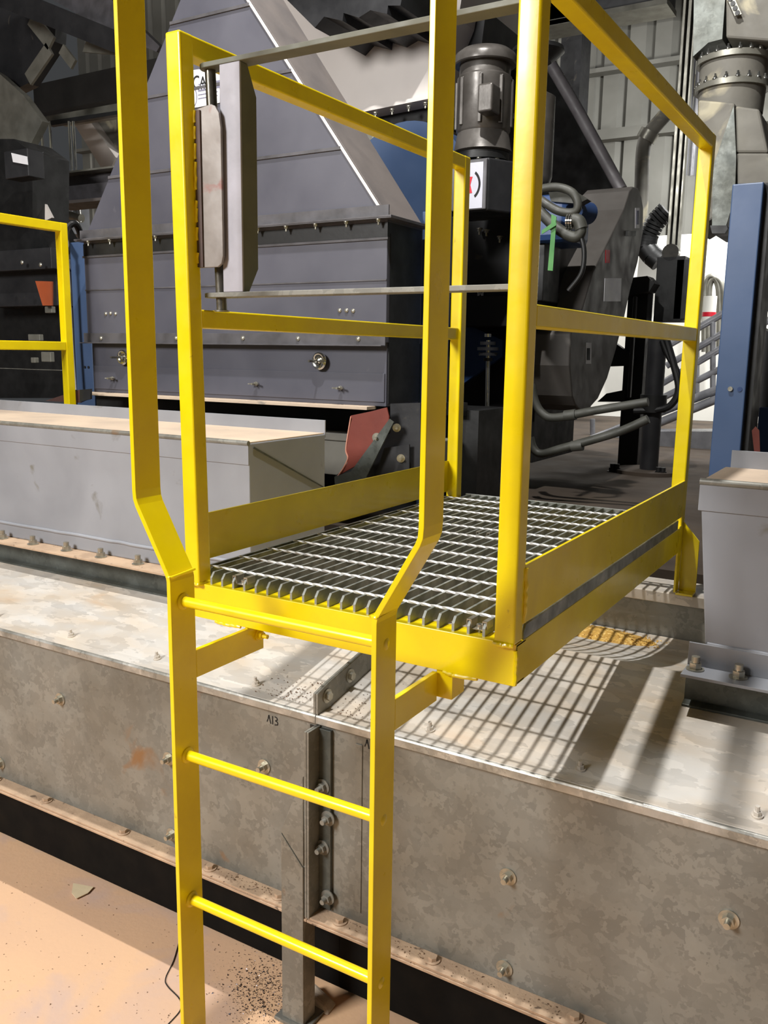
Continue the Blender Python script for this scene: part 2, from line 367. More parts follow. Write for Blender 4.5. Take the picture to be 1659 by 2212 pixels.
# galvanised support leg with gusset, foot plate
t = thing('floor_stand', 'galvanised conveyor support leg with pointed gusset under the seam', 'leg', (-.235, .37, 0))
b = MB().prism([(-.2685, .356, .0085), (-.2685, .356, .500), (-.2045, .356, .430), (-.2045, .356, .0085)], (0, .006, 0)); b.box((-.2105, .3622, .0085), (-.2045, .405, .43))
part('post', b, 'galv', t, .0015)
b = MB().prism([(-.2045, .3575, .66), (-.2685, .3575, .510), (-.2685, .3575, .502), (-.2045, .3575, .432)], (0, .004, 0)); part('gusset', b, 'galv', t, .001)
part('foot_plate', MB().box((-.285, .345, 0), (-.19, .43, .008)), 'galv', t, .001)

# ================================================================= INLET CHUTES
YC = .79
XL = at(538, 962, YC).x; XR = at(1513, 1040, YC).x; YD = at(702, 938, XL, 0).y; ZC = at(280, 937, YC).z
def chute(x0, x1, lab, left):
    t = thing('inlet_chute', lab, 'chute', ((x0+x1)/2, YC, ZT), 'gray inlet chutes on the conveyor lid')
    zt = at(280, 937, YC).z; zf = at(360, 1245, .714).z; zb = zf+.006; yb = YD if left else YC+.27
    nx = .042
    if left:
        B = [(x0, YC, zb), (x1, YC, zb), (x1, yb, zb), (x0, yb, zb)]; T = [(x0, YC, zt), (x1, YC, zt), (x1, yb, zt), (x0, yb, zt)]
    else:
        B = [(x0+nx, YC, zb), (x1, YC, zb), (x1, yb-.1, zb), (x0+nx, yb-.1, zb)]; T = [(x0, YC, zt), (x1, YC, zt), (x1, yb, zt), (x0+.0, yb, zt)]
    part('body', MB().hexa(B, T), 'gray', t, .003)
    # lip band with rolled rod
    xs = sorted((x0, x1))
    b = MB().box((xs[0], YC-.004, zt-.062), (xs[1], YC, zt)); part('lip_band', b, 'gray', t, .0015)
    b = MB().cyl((xs[0], YC-.002, zt+.001), (xs[1], YC-.002, zt+.001), .0075, n=12)
    part('rolled_edge', b, 'galv', t)
    part('top_sheet', MB().box((xs[0]+.004, YC, zt), (xs[1]-.004, yb, zt+.004)), 'graydust', t, .001)
    part('back_upstand', MB().box((xs[0]+(.0 if left else .015), yb, zt-.01), (xs[1], yb+.005, zt+.045)), 'gray', t, .001)
    # weld bead
    bb = MB(); X = xs[0]+(0 if left else .042); pts = []
    while X < xs[1]: pts.append((X, YC-.001, zb+.050+random.uniform(-.0015, .0015))); X += .05
    if len(pts) > 1: part('weld_bead', bb.tube(pts, .0055, 8), 'gray', t)
    # flange
    fx0, fx1 = (x0, x1-.05) if left else (x0+.005, x1)
    part('flange', MB().box((fx0, .714, zf-.001), (fx1, YC+.01, zf+.006)), 'dust' if left else 'gray', t, .001)
    if not left: part('flange_upstand', MB().box((fx0, YC-.008, zf+.006), (fx1, YC-.003, zf+.058)), 'gray', t, .001)
    b = MB().prism([(fx0, .775, lidz(.775)), (fx0, .775, zf-.0012), (fx0, .781, zf-.0012), (fx0, .781, lidz(.78))], (fx1-fx0, 0, 0)); b.prism([(fx0, .752, lidz(.752)+.0003), (fx0, .752, lidz(.752)+.006), (fx0, .7748, lidz(.7748)+.006), (fx0, .7748, lidz(.7748)+.0003)], (fx1-fx0, 0, 0))
    part('riser', b, 'galv_dark', t, .001)
    return t
cL = chute(-3.2, XL, 'long gray inlet chute left of the ladder with dusty top', True)
cR = chute(XR, 2.2, 'light gray inlet chute right of the platform narrowing to a bolted flange', False)
zf = at(360, 1245, .714).z
for px, py in ((8, 1163), (75, 1175), (146, 1189), (220, 1203), (297, 1219), (377, 1236), (470, 1255)):
    x = at(px, py, zf+.006, 2).x; bolt(cL, (x, .757, zf+.006), (0, 0, 1), 'tall')
for px, py in ((1500, 1448), (1592, 1468), (1690, 1490)):
    x = at(px, py, zf+.006, 2).x; bolt(cR, (x, .757, zf+.006), (0, 0, 1), 'tall')
part('end_brace', MB().prism([(XL+.0005, YC+.02, ZC-.01), (XL+.0005, YD-.01, ZC-.17), (XL+.0005, YD-.01, ZC-.174), (XL+.0005, YC+.016, ZC-.014)], (.002, 0, 0)), 'galv_dark', cL)

# ================================================================= YELLOW ACCESS PLATFORM
PX = .3715; ZG = 1.137; ZB = 1.062; TB = .038
pf = thing('access_platform', 'yellow steel access platform with guard rails above the conveyor', 'platform', (0, .8, ZB))
def chan(pts, d, name='frame_channel'): return part(name, MB().prism(pts, d), 'yellow', pf, .0015)
chan([(-PX, .181, ZB), (-PX, .181, ZG), (-PX, .225, ZG), (-PX, .225, ZG-.006), (-PX, .187, ZG-.006), (-PX, .187, ZB+.006), (-PX, .225, ZB+.006), (-PX, .225, ZB)], (2*PX, 0, 0), 'front_channel')
chan([(PX, .1815, ZB+.0005), (PX, .1815, ZG-.0005), (PX-.04, .1815, ZG-.0005), (PX-.04, .1815, ZG-.006), (PX-.006, .1815, ZG-.006), (PX-.006, .1815, ZB+.006), (PX-.04, .1815, ZB+.006), (PX-.04, .1815, ZB+.0005)], (0, 1.26, 0), 'side_channel')
chan([(-PX, .1815, ZB+.0005), (-PX, .1815, ZG-.0005), (-PX+.04, .1815, ZG-.0005), (-PX+.04, .1815, ZG-.006), (-PX+.006, .1815, ZG-.006), (-PX+.006, .1815, ZB+.006), (-PX+.04, .1815, ZB+.006), (-PX+.04, .1815, ZB+.0005)], (0, 1.26, 0), 'side_channel')
chan([(-PX, 1.441, ZB), (-PX, 1.441, ZG), (-PX, 1.435, ZG), (-PX, 1.435, ZB)], (2*PX, 0, 0), 'rear_channel')
ZR = 2.212
YP = .172
def post(x0, yb, ytop, z0=ZG, z1=ZR+.0005, xt=None):
    xt = x0 if xt is None else xt
    b = MB().hexa([(x0, yb, z0), (x0+TB, yb, z0), (x0+TB, yb+TB, z0), (x0, yb+TB, z0)], [(xt, ytop, z1), (xt+TB, ytop, z1), (xt+TB, ytop+TB, z1), (xt, ytop+TB, z1)])
    return part('post', b, 'yellow', pf, .0045, 3)
post(-PX-.001, YP, YP, xt=-PX-.0165); post(PX-TB, YP, YP, z1=ZR+.0035)
post(-PX, 1.378, 1.372, ZB); post(PX-TB+.0006, 1.413, 1.440, ZB, z1=ZR+.0035)
def rail(xa, xb, ya, yb, za, zb): return part('top_rail', MB().hexa([(xa, ya, za), (xa+TB-.0012, ya, za), (xb+TB-.0012, yb, za), (xb, yb, za)], [(xa, ya, zb), (xa+TB-.0012, ya, zb), (xb+TB-.0012, yb, zb), (xb, yb, zb)]), 'yellow', pf, .0045, 3)
rail(-PX-.0155, -PX+.0006, YP+.008, 1.4095, ZR-TB, ZR)
rail(PX-TB+.0006, PX-TB+.0012, YP+.008, 1.4775, ZR-TB+.003, ZR+.003)
part('mid_rail', MB().box((-PX-.005, YP+TB-.002, 1.663), (-PX+TB-.009, 1.379, 1.700)), 'yellow', pf, .0035, 3)
part('mid_rail', MB().box((PX-TB, YP+TB-.002, 1.663), (PX-.0005, 1.4265, 1.700)), 'yellow', pf, .0035, 3)
part('toe_board', MB().box((-PX, YP+TB, 1.176), (-PX+.006, 1.385, 1.277)), 'yellow', pf, .001)
part('toe_board', MB().box((PX-.006, YP+TB-.002, 1.166), (PX, 1.421, 1.271)), 'yellow', pf, .001)
# rear feet: angle with raking gusset
for sx in (1, -1):
    x = sx*PX
    x += sx*.0012
    b = MB().box((x, 1.395, .945), (x-sx*.006, 1.4365, 1.14))
    b.prism([(x, 1.437, 1.150), (x+sx*.048, 1.437, 1.095), (x+sx*.048, 1.437, .945), (x, 1.437, .945)], (0, .006, 0))
    b.box((x, 1.396, .939), (x+sx*.048, 1.443, .9449))
    part('foot', b, 'yellow', pf, .001)
# weld beads
for pts in ([(PX-TB, YP-.001, ZG), (PX-.02, YP-.002, ZG-.001), (PX-.002, YP, ZG)], [(PX+.0005, YP+TB, 1.17), (PX+.001, YP+TB, 1.215), (PX+.0005, YP+TB, 1.265)],
            [(-PX+TB, YP+.03, ZG+.001), (-PX+TB-.002, YP, ZG), (-PX+.01, YP, ZG)], [(-.30, .183, ZB-.001), (-.27, .182, ZB-.003), (-.235, .185, ZB-.002)],
            [(.235, .183, ZB-.001), (.26, .182, ZB-.003), (.30, .185, ZB-.001)], [(PX, .1805, ZG-.01), (PX+.001, .1805, 1.10), (PX, .1805, ZB+.004)]):
    P = []
    for p, q in zip(pts, pts[1:]):
        for k in range(5): P.append(V(p).lerp(V(q), k/5)+V((random.uniform(-1, 1), random.uniform(-1, 1), random.uniform(-1, 1)))*.0009)
    P.append(V(pts[-1])); part('weld_bead', MB().tube(P, .0042, 8), 'yellow', pf)
for sx in (1, -1):      # lugs that take the ladder brackets
    part('ladder_lug', MB().box((sx*.224-.004 if sx > 0 else -.2235, .185, 1.010), (sx*.224+.028 if sx > 0 else -.2175, .235, ZB)), 'yellow', pf, .001)

# ---- grating
gr = thing('floor_grating', 'galvanised bar grating floor of the yellow platform', 'grating', (0, .8, ZG))
GT = 1.162
xs = [-.3175+.02973*k for k in range(22)]
def bar_mesh(y0, y1):
    h = GT-ZG
    return MB().prism([(-.0025, y0, 0), (-.0025, y0, h-.011), (-.0025, y0+.009, h), (-.0025, y1, h), (-.0025, y1, 0)], (.005, 0, 0))
me = mesh(bar_mesh(.190, 1.449), 'bar', 'bearing_bar'); me2 = mesh(bar_mesh(.214, 1.375), 'bar', 'edge_bar')
for x in xs: _link('bearing_bar', me, gr, (x, 0, ZG))
for x in (-.3475, -.3672, .3367, .3685): _link('bearing_bar', me2, gr, (x, 0, ZG))
rod = MB()
P = []
for k in range(53): P.append((-.362+.0139*k, 0, 0))
n = 5; vs = []
for k in range(105):
    x = -.362+.00695*k; tw = k*.45
    vs += [(x, .0036*math.cos(tw+PI/2*q), .0030*math.sin(tw+PI/2*q)) for q in range(4)]
rod.add(vs, [(i*4+q, i*4+(q+1) % 4, (i+1)*4+(q+1) % 4, (i+1)*4+q) for i in range(104) for q in range(4)], True)
mr = mesh(rod, 'rod', 'cross_rod')
for k in range(12): _link('cross_rod', mr, gr, (0, .232+.1016*k, GT+.0005))
part('end_band', MB().box((-.335, 1.449, ZG), (.335, 1.454, GT+.001)), 'bar', gr, .0008)
def clip(x, y):
    b = MB(); w = .015
    for s in (-1, 1):
        b.prism([(x+s*(w-.0045), y, GT+.001), (x+s*(w+.0045), y, GT+.001), (x+s*(w+.0045), y, GT-.013), (x+s*(w+.003), y, GT-.013), (x+s*(w+.003), y, GT-.0015) , (x+s*(w-.003), y, GT-.0015), (x+s*(w-.003), y, GT-.016), (x+s*(w-.0045), y, GT-.016)], (0, .026, 0))
    b.box((x-w+.003, y+.003, GT-.017), (x+w-.003, y+.023, GT-.0155)); b.cyl((x, y+.013, GT-.0155), (x, y+.013, GT-.009), .006, n=14); b.cyl((x, y+.013, GT-.024), (x, y+.013, GT-.009), .003, n=10)
    part('saddle_clip', b, 'zinc', gr)
clip(-.243, .194); clip(.2914, .194); clip(-.02, .90)

# ================================================================= LADDER
ld = thing('access_ladder', 'yellow fixed ladder with flared side rails leading up to the platform', 'ladder', (0, 0, 0))
T = .0095; W = .0313
for s in (-1, 1):
    P = [(.2190, 0), (.2190, 1.205), (.2215, 1.216), (.2925, 1.338), (.2972, 1.350), (.2985, 1.366), (.2985, 2.36)]
    L = []; R = []
    for i, p in enumerate(P):
        a = V(P[max(i-1, 0)]); c = V(P[min(i+1, len(P)-1)]); d = (c-a).normalized(); n = V((-d.y, d.x))*T/2
        L.append((s*(p[0]+n.x), -W, p[1]+n.y)); R.append((s*(p[0]-n.x), -W, p[1]-n.y))
    b = MB()
    for i in range(len(P)-1):
        b.prism([L[i], L[i+1], R[i+1], R[i]], (0, 2*W, 0))
    # single skin: rebuild as one closed prism
    b = MB().prism(L+R[::-1], (0, 2*W, 0))
    part('side_rail', b, 'yellow', ld, .0012)
    x = s*.2190
    part('standoff_bracket', MB().box((x-.0048 if s < 0 else x-.0048, W, 1.004), (x+.0048, .181+(.052 if s < 0 else .0), 1.062-.003)), 'yellow', ld, .001)
    part('weld_bead', MB().tube([(x-.006*s, -W, 1.214), (x-.0055, -W+.002, 1.2145), (x+.0055, -W+.002, 1.2145), (x+.0058, 0, 1.216), (x+.0058, W, 1.218)], .0028, 8), 'yellow', ld)
bolt(ld, (-.2142, .215, 1.038), (1, 0, 0), 'small', 'yellow', s=1.4)
for k in range(4):
    z = 1.1627-.3048*k
    r = part('rung', MB().cyl((-.2145, 0, z), (.2145, 0, z), .0098, n=20), 'yellow', ld)
    part('weld_bead', MB().lathe((-.2142, 0, z), (1, 0, 0), [(.016, 0), (.0155, .002), (.011, .004)], 18), 'yellow', r)
    part('weld_plug', MB().lathe((.2237, 0, z), (1, 0, 0), [(.010, 0), (.008, .0012), (.002, .002)], 16), 'yellow', r)

# ================================================================= SAFETY GATE
gt = thing('safety_gate', 'gray self-closing gate swung across the platform entrance', 'gate', (-.29, .233, 1.72))
def flat(z0, z1):
    b = MB(); pts = [(.355, .214), (.355, .252), (-.331, .252)]
    for k in range(1, 8):
        t = PI/2+PI*k/8; pts.append((-.331+.019*math.cos(t), .233+.019*math.sin(t)))
    pts.append((-.331, .214)); return b.prism([(x, y, z0) for x, y in pts], (0, 0, z1-z0))
part('bottom_bar', flat(1.7237, 1.7332), 'galv', gt, .0012)
part('top_bar', flat(2.1530, 2.1625), 'gateolive', gt, .0012)  # whole bar painted in the dark tone of its shaded underside
xa = at(478, 300, .217).x; xb = at(521, 300, .217).x
part('upright_angle', MB().box((xa, .215, 1.7335), (xb, .2198, 2.1528)), 'gate', gt, .001)
part('angle_web', MB().prism([(xb, .220, 1.7335), (xb, .235, 1.7335), (xb, .264, 1.780), (xb, .264, 2.100), (xb, .238, 2.1528), (xb, .220, 2.1528)], (-.005, 0, 0)), 'gateolive', gt, .001, label='dull olive web of the upright angle')
xp = at(478, 600, .233).x; xq = at(455, 200, .233).x; zq = at(455, 200, .233).z
b = MB().cyl((xp, .233, 1.700), (xq, .233, 2.1528), .0105, n=18); part('hinge_pin', b, 'pin', gt)
b = MB().cyl((xp, .233, 1.6965), (xp, .233, 1.6995), .015, n=18); part('pin_washer', b, 'zinc', gt)
# hinge plate: folded plate bolted to the post, rounded outer corners
z1 = at(455, 226, .206).z; z0 = at(455, 578, .206).z; x1 = at(481, 400, .206).x; x0 = -PX+TB-.009
pts = [(x0, z0), (x1-.014, z0), (x1-.004, z0+.006), (x1, z0+.02), (x1, z1-.045), (x1-.004, z1-.018), (x1-.014, z1-.004), (x1-.024, z1), (x0+.006, z1-.004), (x0, z1-.006)]
part('hinge_plate', MB().prism([(x, .203, z) for x, z in pts], (0, .006, 0)), 'hinge', gt, .0012)
part('hinge_fold', MB().box((x0-.001, .1995, z0+.001), (x0+.013, .2029, z1-.008)), 'hingedk', gt)
part('knuckle', MB().cyl((xp, .233, z0+.02), ((xp+xq)/2-.004, .233, z1-.05), .0135, n=18), 'pin', gt)
for k in range(9):
    z = z0+(z1-z0)*(k+.3)/9+random.uniform(-.01, .01)
    part('weld_bead', MB().tube([(x0+.000, .199, z), (x0-.001, .199, z+.01), (x0+.001, .199, z+.018+random.random()*.012)], .0032, 8), 'yellow', pf)

# ================================================================= CHARCOAL BIN AND HOOD
bx0, bx1, by0, by1, bz0, bz1 = -2.31, -.742, 1.60, 1.86, 1.425, 2.085
bn = thing('screen_bin', 'charcoal steel bin with two round hand knobs below the tapered hood', 'bin', ((bx0+bx1)/2, 1.7, bz0))
part('body', MB().box((bx0, by0, 1.655), (bx1, by1, bz1)), 'bin', bn, .002)
part('recess_shade_band', MB().box((bx0-.002, by0-.001, bz1-.062), (bx1+.001, by1-.01, bz1-.012)), 'black', bn)  # black band on the face, paints the shade of a recess
part('lower_panel', MB().box((bx0+.012, by0+.012, bz0), (bx1-.003, by1, 1.655)), 'bin', bn, .002)
part('side_panel', MB().box((bx1-.002, by0+.02, bz0+.01), (bx1+.002, by1-.01, bz1-.05)), 'black', bn)
part('seam_angle', MB().box((bx0-.02, by0-.006, 1.645), (bx1, by0, 1.688)).box((bx0-.02, by0-.034, 1.642), (bx1, by0, 1.646)), 'bindk', bn, .0008)
part('access_strip', MB().box((bx0+.02, by0+.006, 1.44), (bx1-.008, by0+.012, 1.545)), 'bin', bn, .002)
part('dusty_ledge', MB().box((bx0-.03, by0-.045, bz0-.012), (bx1-.05, by0+.02, bz0)), 'graydust', bn, .001)
part('rib', MB().box((bx0, by0-.004, 1.872), (bx1, by0, 1.878)), 'bindk', bn, .0008)
part('top_flange', MB().box((bx0-.015, by0-.035, bz1-.004), (bx1+.035, by1+.02, bz1)).box((bx0-.005, by0-.006, bz1-.072), (bx1+.005, by0-.001, bz1-.063)), 'bindk', bn, .0008)
for px, py in ((692, 780), (268, 772)):
    p = at(px, py, by0); k = MB().lathe((p.x, by0+.012, p.z), (0, -1, 0), [(.008, .0), (.010, .006), (.026, .010), (.032, .016), (.033, .022), (.028, .028), (.020, .027), (.012, .020), (.011, .030), (.004, .032)], 28)
    kk = part('hand_knob', k, 'chrome', bn); part('threaded_stem', MB().cyl((p.x, by0-.01, p.z), (p.x, by0-.075, p.z), .0045, n=10), 'pin', kk)
for px, py in ((248, 817), (558, 829), (740, 838)): p = at(px, py, by0+.01); bolt(bn, (p.x, by0+.008, p.z), (0, -1, 0), 'wing', 'zinc', 'wing_nut')
for px, py in ((221, 731), (383, 731), (527, 731), (646, 732), (776, 733)): p = at(px, py, by0); bolt(bn, (p.x, by0-.006, p.z), (0, -1, 0), 'dome', 'zinc')
for px, py in ((229, 678), (239, 677), (250, 678), (734, 671), (749, 671), (763, 672)): p = at(px, py, by0); bolt(bn, (p.x, by0, p.z), (0, -1, 0), 'dome', 'zinc', s=.9)
# hood
hz0 = bz1; s = .93; a_ = .7392
hd = thing('tapered_hood', 'tall charcoal pyramid hood narrowing upward over the bin', 'hood', ((bx0+bx1)/2, 1.72, hz0))
hx0, hx1 = bx0+.0, bx1-.0
def hc(x, y, t):
    sx = a_*t if x == hx0 else -a_*t; return (x+sx, y+(-.029*t if y == by0 else .03*t), hz0+t)
part('shell', MB().hexa([hc(hx0, by0, 0), hc(hx1, by0, 0), hc(hx1, by1, 0), hc(hx0, by1, 0)], [hc(hx0, by0, s), hc(hx1, by0, s), hc(hx1, by1, s), hc(hx0, by1, s)]), 'bin', hd, .003)
q0 = [V(hc(hx1, by0, t))+V((.002, .004, 0)) for t in (0, s)]; q1 = [V(hc(hx1, by1, t))+V((.002, -.004, 0)) for t in (0, s)]
part('end_sheet', MB().prism([q0[0], q1[0], q1[1], q0[1]], (.003, 0, .002)), 'hoodside', hd, label='paler warm gray end sheet of the hood')  # end sheet in a paler, warmer gray than the shell
c0 = V(hc(hx1, by0, 0)); c1 = V(hc(hx1, by0, s)); part('light_streak_strip', MB().beam(c0+V((-.004, -.002, 0)), c1+V((-.004, -.002, 0)), .010, .006, (0, 1, 0)), 'duct', hd, .001, label='pale strip painted as a streak of light on the hood corner')  # pale strip paints a streak of light along the edge
for t in (.245, .53, .78):
    l = V(hc(hx0, by0, t)); r = V(hc(hx1, by0, t)); part('seam_rib', MB().box((l.x+.004, l.y-.006, l.z), (r.x-.012, l.y+.004, l.z+.012)), 'bindk', hd, .001)
part('base_flange', MB().box((bx0-.02, by0-.036, hz0), (bx1+.035, by1+.02, hz0+.006)).box((bx0-.01, by0-.010, hz0+.004), (bx1+.01, by0-.004, hz0+.045)), 'bindk', hd, .0008)
for k in range(12):
    x = bx0+.06+k*.135; bolt(hd, (x, by0-.024, bz1-.004), (0, 0, -1), 'small', 'zinc', s=1.1)
# maker's plate on the hood
p0 = at(413, 160, 1.585); p1 = at(455, 228, 1.585); yy = hc(hx0, by0, .5)[1]-.003
sg = thing('maker_sign', 'small white maker sign with bold black lettering on the tapered hood', 'sign', (p0.x, yy, p1.z))
pp = [at(px, py, yy) for px, py in ((388, 156), (430, 150), (475, 158), (475, 222), (428, 232), (388, 236))]
part('plate', MB().prism([(p.x, yy, p.z) for p in pp], (0, -.002, 0)), 'label', sg)
q = at(417, 191, yy); text('lettering', 'C', .066, (q.x, yy-.0025, q.z-.003), (1, 0, 0), (0, 0, 1), 'ink', sg, sx=.8)
q = at(432, 190, yy); text('lettering', 'AR', .056, (q.x, yy-.0025, q.z), (1, 0, 0), (0, 0, 1), 'ink', sg, sx=.95)
q = at(429, 200, yy); part('name_bar', MB().box((q.x, yy-.0026, q.z+.002), (q.x+.12, yy-.002, q.z+.030)), 'inkgray', sg)
text('lettering', 'WO', .030, (q.x+.003, yy-.0032, q.z+.006), (1, 0, 0), (0, 0, 1), 'label', sg)
for k in (0, 1): q = at(429, 207+k*8, yy); part('fine_print', MB().box((q.x, yy-.0026, q.z), (q.x+.1, yy-.002, q.z+.004)), 'inkgray', sg)
q = at(412, 212, yy); b = MB(); 
for k in range(24):
    a0 = 2*PI*k/24; a1 = 2*PI*(k+1)/24
    b.prism([(q.x+r*math.cos(a), yy-.002, q.z+1.2*r*math.sin(a)) for r, a in ((.036, a0), (.036, a1), (.032, a1), (.032, a0))], (0, -.0006, 0))
part('round_seal', b, 'inkgray', sg)

# ---- flap, brackets and right hand columns beside the bin
fl = thing('rubber_flap', 'brick red rubber flap bolted at the bin corner', 'flap', tuple(at(800, 1010, 1.45)))
Yf = 1.50
pts = [(757, 898), (800, 889), (835, 880), (840, 900), (840, 930), (815, 960), (780, 1000), (730, 1028), (750, 1000), (750, 985), (747, 970), (752, 935), (760, 905)]
P = [at(px, py, Yf) for px, py in pts]
part('sheet', MB().prism(P, (.0, .006, 0)), 'rubber', fl, .0008)
part('cut_edge', MB().tube([at(px, py, Yf-.001) for px, py in ((758, 900), (752, 935), (747, 972), (751, 990), (741, 1012), (730, 1028))], .0025, 8), 'rubedge', fl)
p = at(814, 945, Yf); bolt(fl, (p.x, Yf, p.z), (.3, -1, 0), 'stud', 'zinc', s=.9)
bk = thing('chute_bracket', 'dark steel bracket plates with studs right of the red flap', 'bracket', tuple(at(850, 1040, 1.5)))
def plate(pts, Y, th, m, parent, name='plate', **k): return part(name, MB().prism([at(px, py, Y) for px, py in pts], (0, th, 0)), m, parent, **k)
plate([(722, 1030), (843, 935), (843, 872), (908, 870), (908, 1060), (735, 1060)], 1.56, .006, 'dark', bk)
plate([(841, 905), (850, 912), (775, 1062), (725, 1062), (722, 1030), (758, 1018)], 1.49, .006, 'galv_dark', bk, 'diagonal_bar')
plate([(830, 968), (884, 960), (884, 1050), (800, 1060)], 1.535, .006, 'dark', bk)
for px, py in ((766, 1023), (857, 924), (866, 990)): p = at(px, py, 1.53); bolt(bk, tuple(p), (.5, -1, 0), 'stud', 'zinc', s=.8)
fr = thing('cross_duct', 'dusty horizontal duct seen through the gap below the bin', 'duct', tuple(at(700, 1000, 1.7)))
part('shell', MB().box((-2.0, 1.75, 1.13), (-.62, 1.95, 1.29)).box((-2.0, 1.74, 1.27), (-.62, 1.76, 1.30)), 'ductdusty', fr, .004)
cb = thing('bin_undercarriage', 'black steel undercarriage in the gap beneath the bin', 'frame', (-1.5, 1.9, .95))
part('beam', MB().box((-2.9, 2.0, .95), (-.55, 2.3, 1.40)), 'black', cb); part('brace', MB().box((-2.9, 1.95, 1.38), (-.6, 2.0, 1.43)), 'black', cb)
def column(pts_top, pts_bot, Y, depth, lab, z0=.95, m='blue', name='blue_column'):
    a0 = at(*pts_top[0], Y); a1 = at(*pts_top[1], Y); t = thing(name, lab, 'column', (a0.x, Y, z0), 'blue machine frame columns')
    x0, x1 = a0.x, a1.x; zt = a0.z
    part('shaft', MB().box((x0, Y, z0), (x1, Y+depth, zt)), m, t, .004); return t, x0, x1, zt
t, x0, x1, zt = column(((912, 457), (962, 457)), None, 1.90, .06, 'slim blue column at the right end of the bin')
t, x0, x1, zt = column(((150, 524), (189, 524)), None, 1.72, .012, 'blue column left of the bin beside the steel conduit')
for dx in (.03, .055): part('bolt_hole', MB().cyl((x1-dx, 1.7195, at(180, 793, 1.72).z), (x1-dx, 1.716, at(180, 793, 1.72).z), .006, n=12), 'black', t)
t, x0, x1, zt = column(((1582, 398), (1650, 396)), None, 2.0, .16, 'broad blue column on the right behind the light gray chute')
p = at(1578, 840, 2.0); part('bolt_head', MB().cyl((p.x, 2.0, p.z), (p.x, 1.992, p.z), .008, n=12), 'zinc', t)
p = at(1598, 841, 2.0); part('bolt_hole', MB().cyl((p.x, 2.0, p.z), (p.x, 1.998, p.z), .008, n=12), 'bluedk', t)
part('side_flange', MB().box((x1+.0, 2.03, .95), (x1+.02, 2.2, zt)), 'black', t)
# conduit left
cd = thing('rigid_conduit', 'thin silver conduit running down beside the left blue column', 'conduit', tuple(at(158, 840, 1.66)))
part('pipe', MB().tube([at(143, 540, 1.66), at(148, 620, 1.66), at(154, 740, 1.66), at(161, 842, 1.66)], .0095, 12), 'rod', cd)
part('coupling', MB().cyl(at(145, 560, 1.66), at(146, 580, 1.66), .014, n=14), 'zinc', cd)
part('flex_hose', MB().tube([at(144, 545, 1.66), at(142, 500, 1.75), at(160, 482, 1.8), at(172, 500, 1.85), at(178, 530, 1.9)], .016, 10), 'black', cd)

# ================================================================= NEIGHBOUR PLATFORM (left)
yN = 1.45
pc = at(130, 480, yN); xN = pc.x; zN = pc.z
np_ = thing('neighbour_guard_rail', 'yellow guard rail of the next platform at the left edge', 'railing', (xN, yN, 1.1))
part('post', MB().box((xN-TB, yN, 1.08), (xN, yN+TB, zN+.0006)), 'yellow', np_, .004, 3)
part('top_rail', MB().box((xN-TB+.0006, .1, zN-TB), (xN-.0006, yN+TB-.0006, zN)), 'yellow', np_, .004, 3)
zm = at(128, 738, yN).z; part('mid_rail', MB().box((xN-TB+.001, .1, zm-TB), (xN-.001, yN, zm)), 'yellow', np_, .004, 3)
part('lead_post', MB().box((xN-TB, .1, 1.08), (xN, .1+TB, zN+.0006)), 'yellow', np_, .004, 3)
tr = thing('rust_guard', 'rust-coloured dark guard plate behind the left chute', 'panel', tuple(at(140, 860, 1.5)))
plate([(98, 866), (170, 842), (190, 842), (190, 862), (172, 870)], 1.50, .01, 'rust', tr); plate([(172, 842), (195, 840), (195, 862), (172, 868)], 1.48, .01, 'dark', tr, 'end_plate')

# ================================================================= MACHINERY BEHIND (drive, motor, guard)
mh = thing('mill_housing', 'dark mill housing with bolted flange behind the platform', 'machine', tuple(at(1080, 1040, 2.7)))
def block(px0, py0, px1, py1, Y, dep, m, parent, name, bev=.004):
    a = at(px0, py0, Y); c = at(px1, py1, Y); zt = a.z; zb = c.z
    return part(name, MB().box((a.x, Y, zb), (c.x, Y+dep, zt)), m, parent, bev)
block(960, 470, 1165, 640, 2.7, .8, 'dark', mh, 'upper_casing')
block(985, 640, 1155, 705, 2.62, .8, 'black', mh, 'bed_frame')
block(940, 705, 1150, 1000, 2.9, .6, 'black', mh, 'lower_casing')
plate([(960, 900), (1085, 868), (1085, 985), (960, 1000)], 2.84, .02, 'dark', mh, 'inspection_panel')
plate([(985, 690), (1085, 735), (1085, 770), (1040, 800), (985, 840)], 2.75, .03, 'bluedk', mh, 'blue_shroud')
plate([(1000, 955), (1060, 968), (1068, 1000), (1045, 1040), (1000, 1030)], 2.60, .02, 'dark', mh, 'lug_plate')
for px, py in ((1036, 493), (1051, 496), (1080, 510)): p = at(px, py, 2.66); bolt(mh, tuple(p), (0, 0, -1), 'small', 'zinc', s=1.6)
def sticker(px, py, w, h, Y, parent, face='y'):
    a = at(px, py, Y); c = at(px+w, py+h, Y)
    o = part('caution_sticker', MB().box((a.x, Y-.003, c.z), (c.x, Y, a.z)), 'label', parent)
    k = (a.z-c.z); m = (a.x+c.x)/2; hw = (c.x-a.x)*.28
    part('pictogram', MB().prism([(m-hw, Y-.0035, c.z+k*.42), (m+hw, Y-.0035, c.z+k*.42), (m, Y-.0035, c.z+k*.75)], (0, -.001, 0)), 'ink', o)
    part('sticker_header', MB().box((a.x+.004, Y-.0045, a.z-k*.2), (c.x-.004, Y-.0035, a.z-k*.06)), 'inkgray', o)
sticker(1032, 628, 12, 27, 2.69, mh); sticker(1022, 907, 13, 38, 2.83, mh)
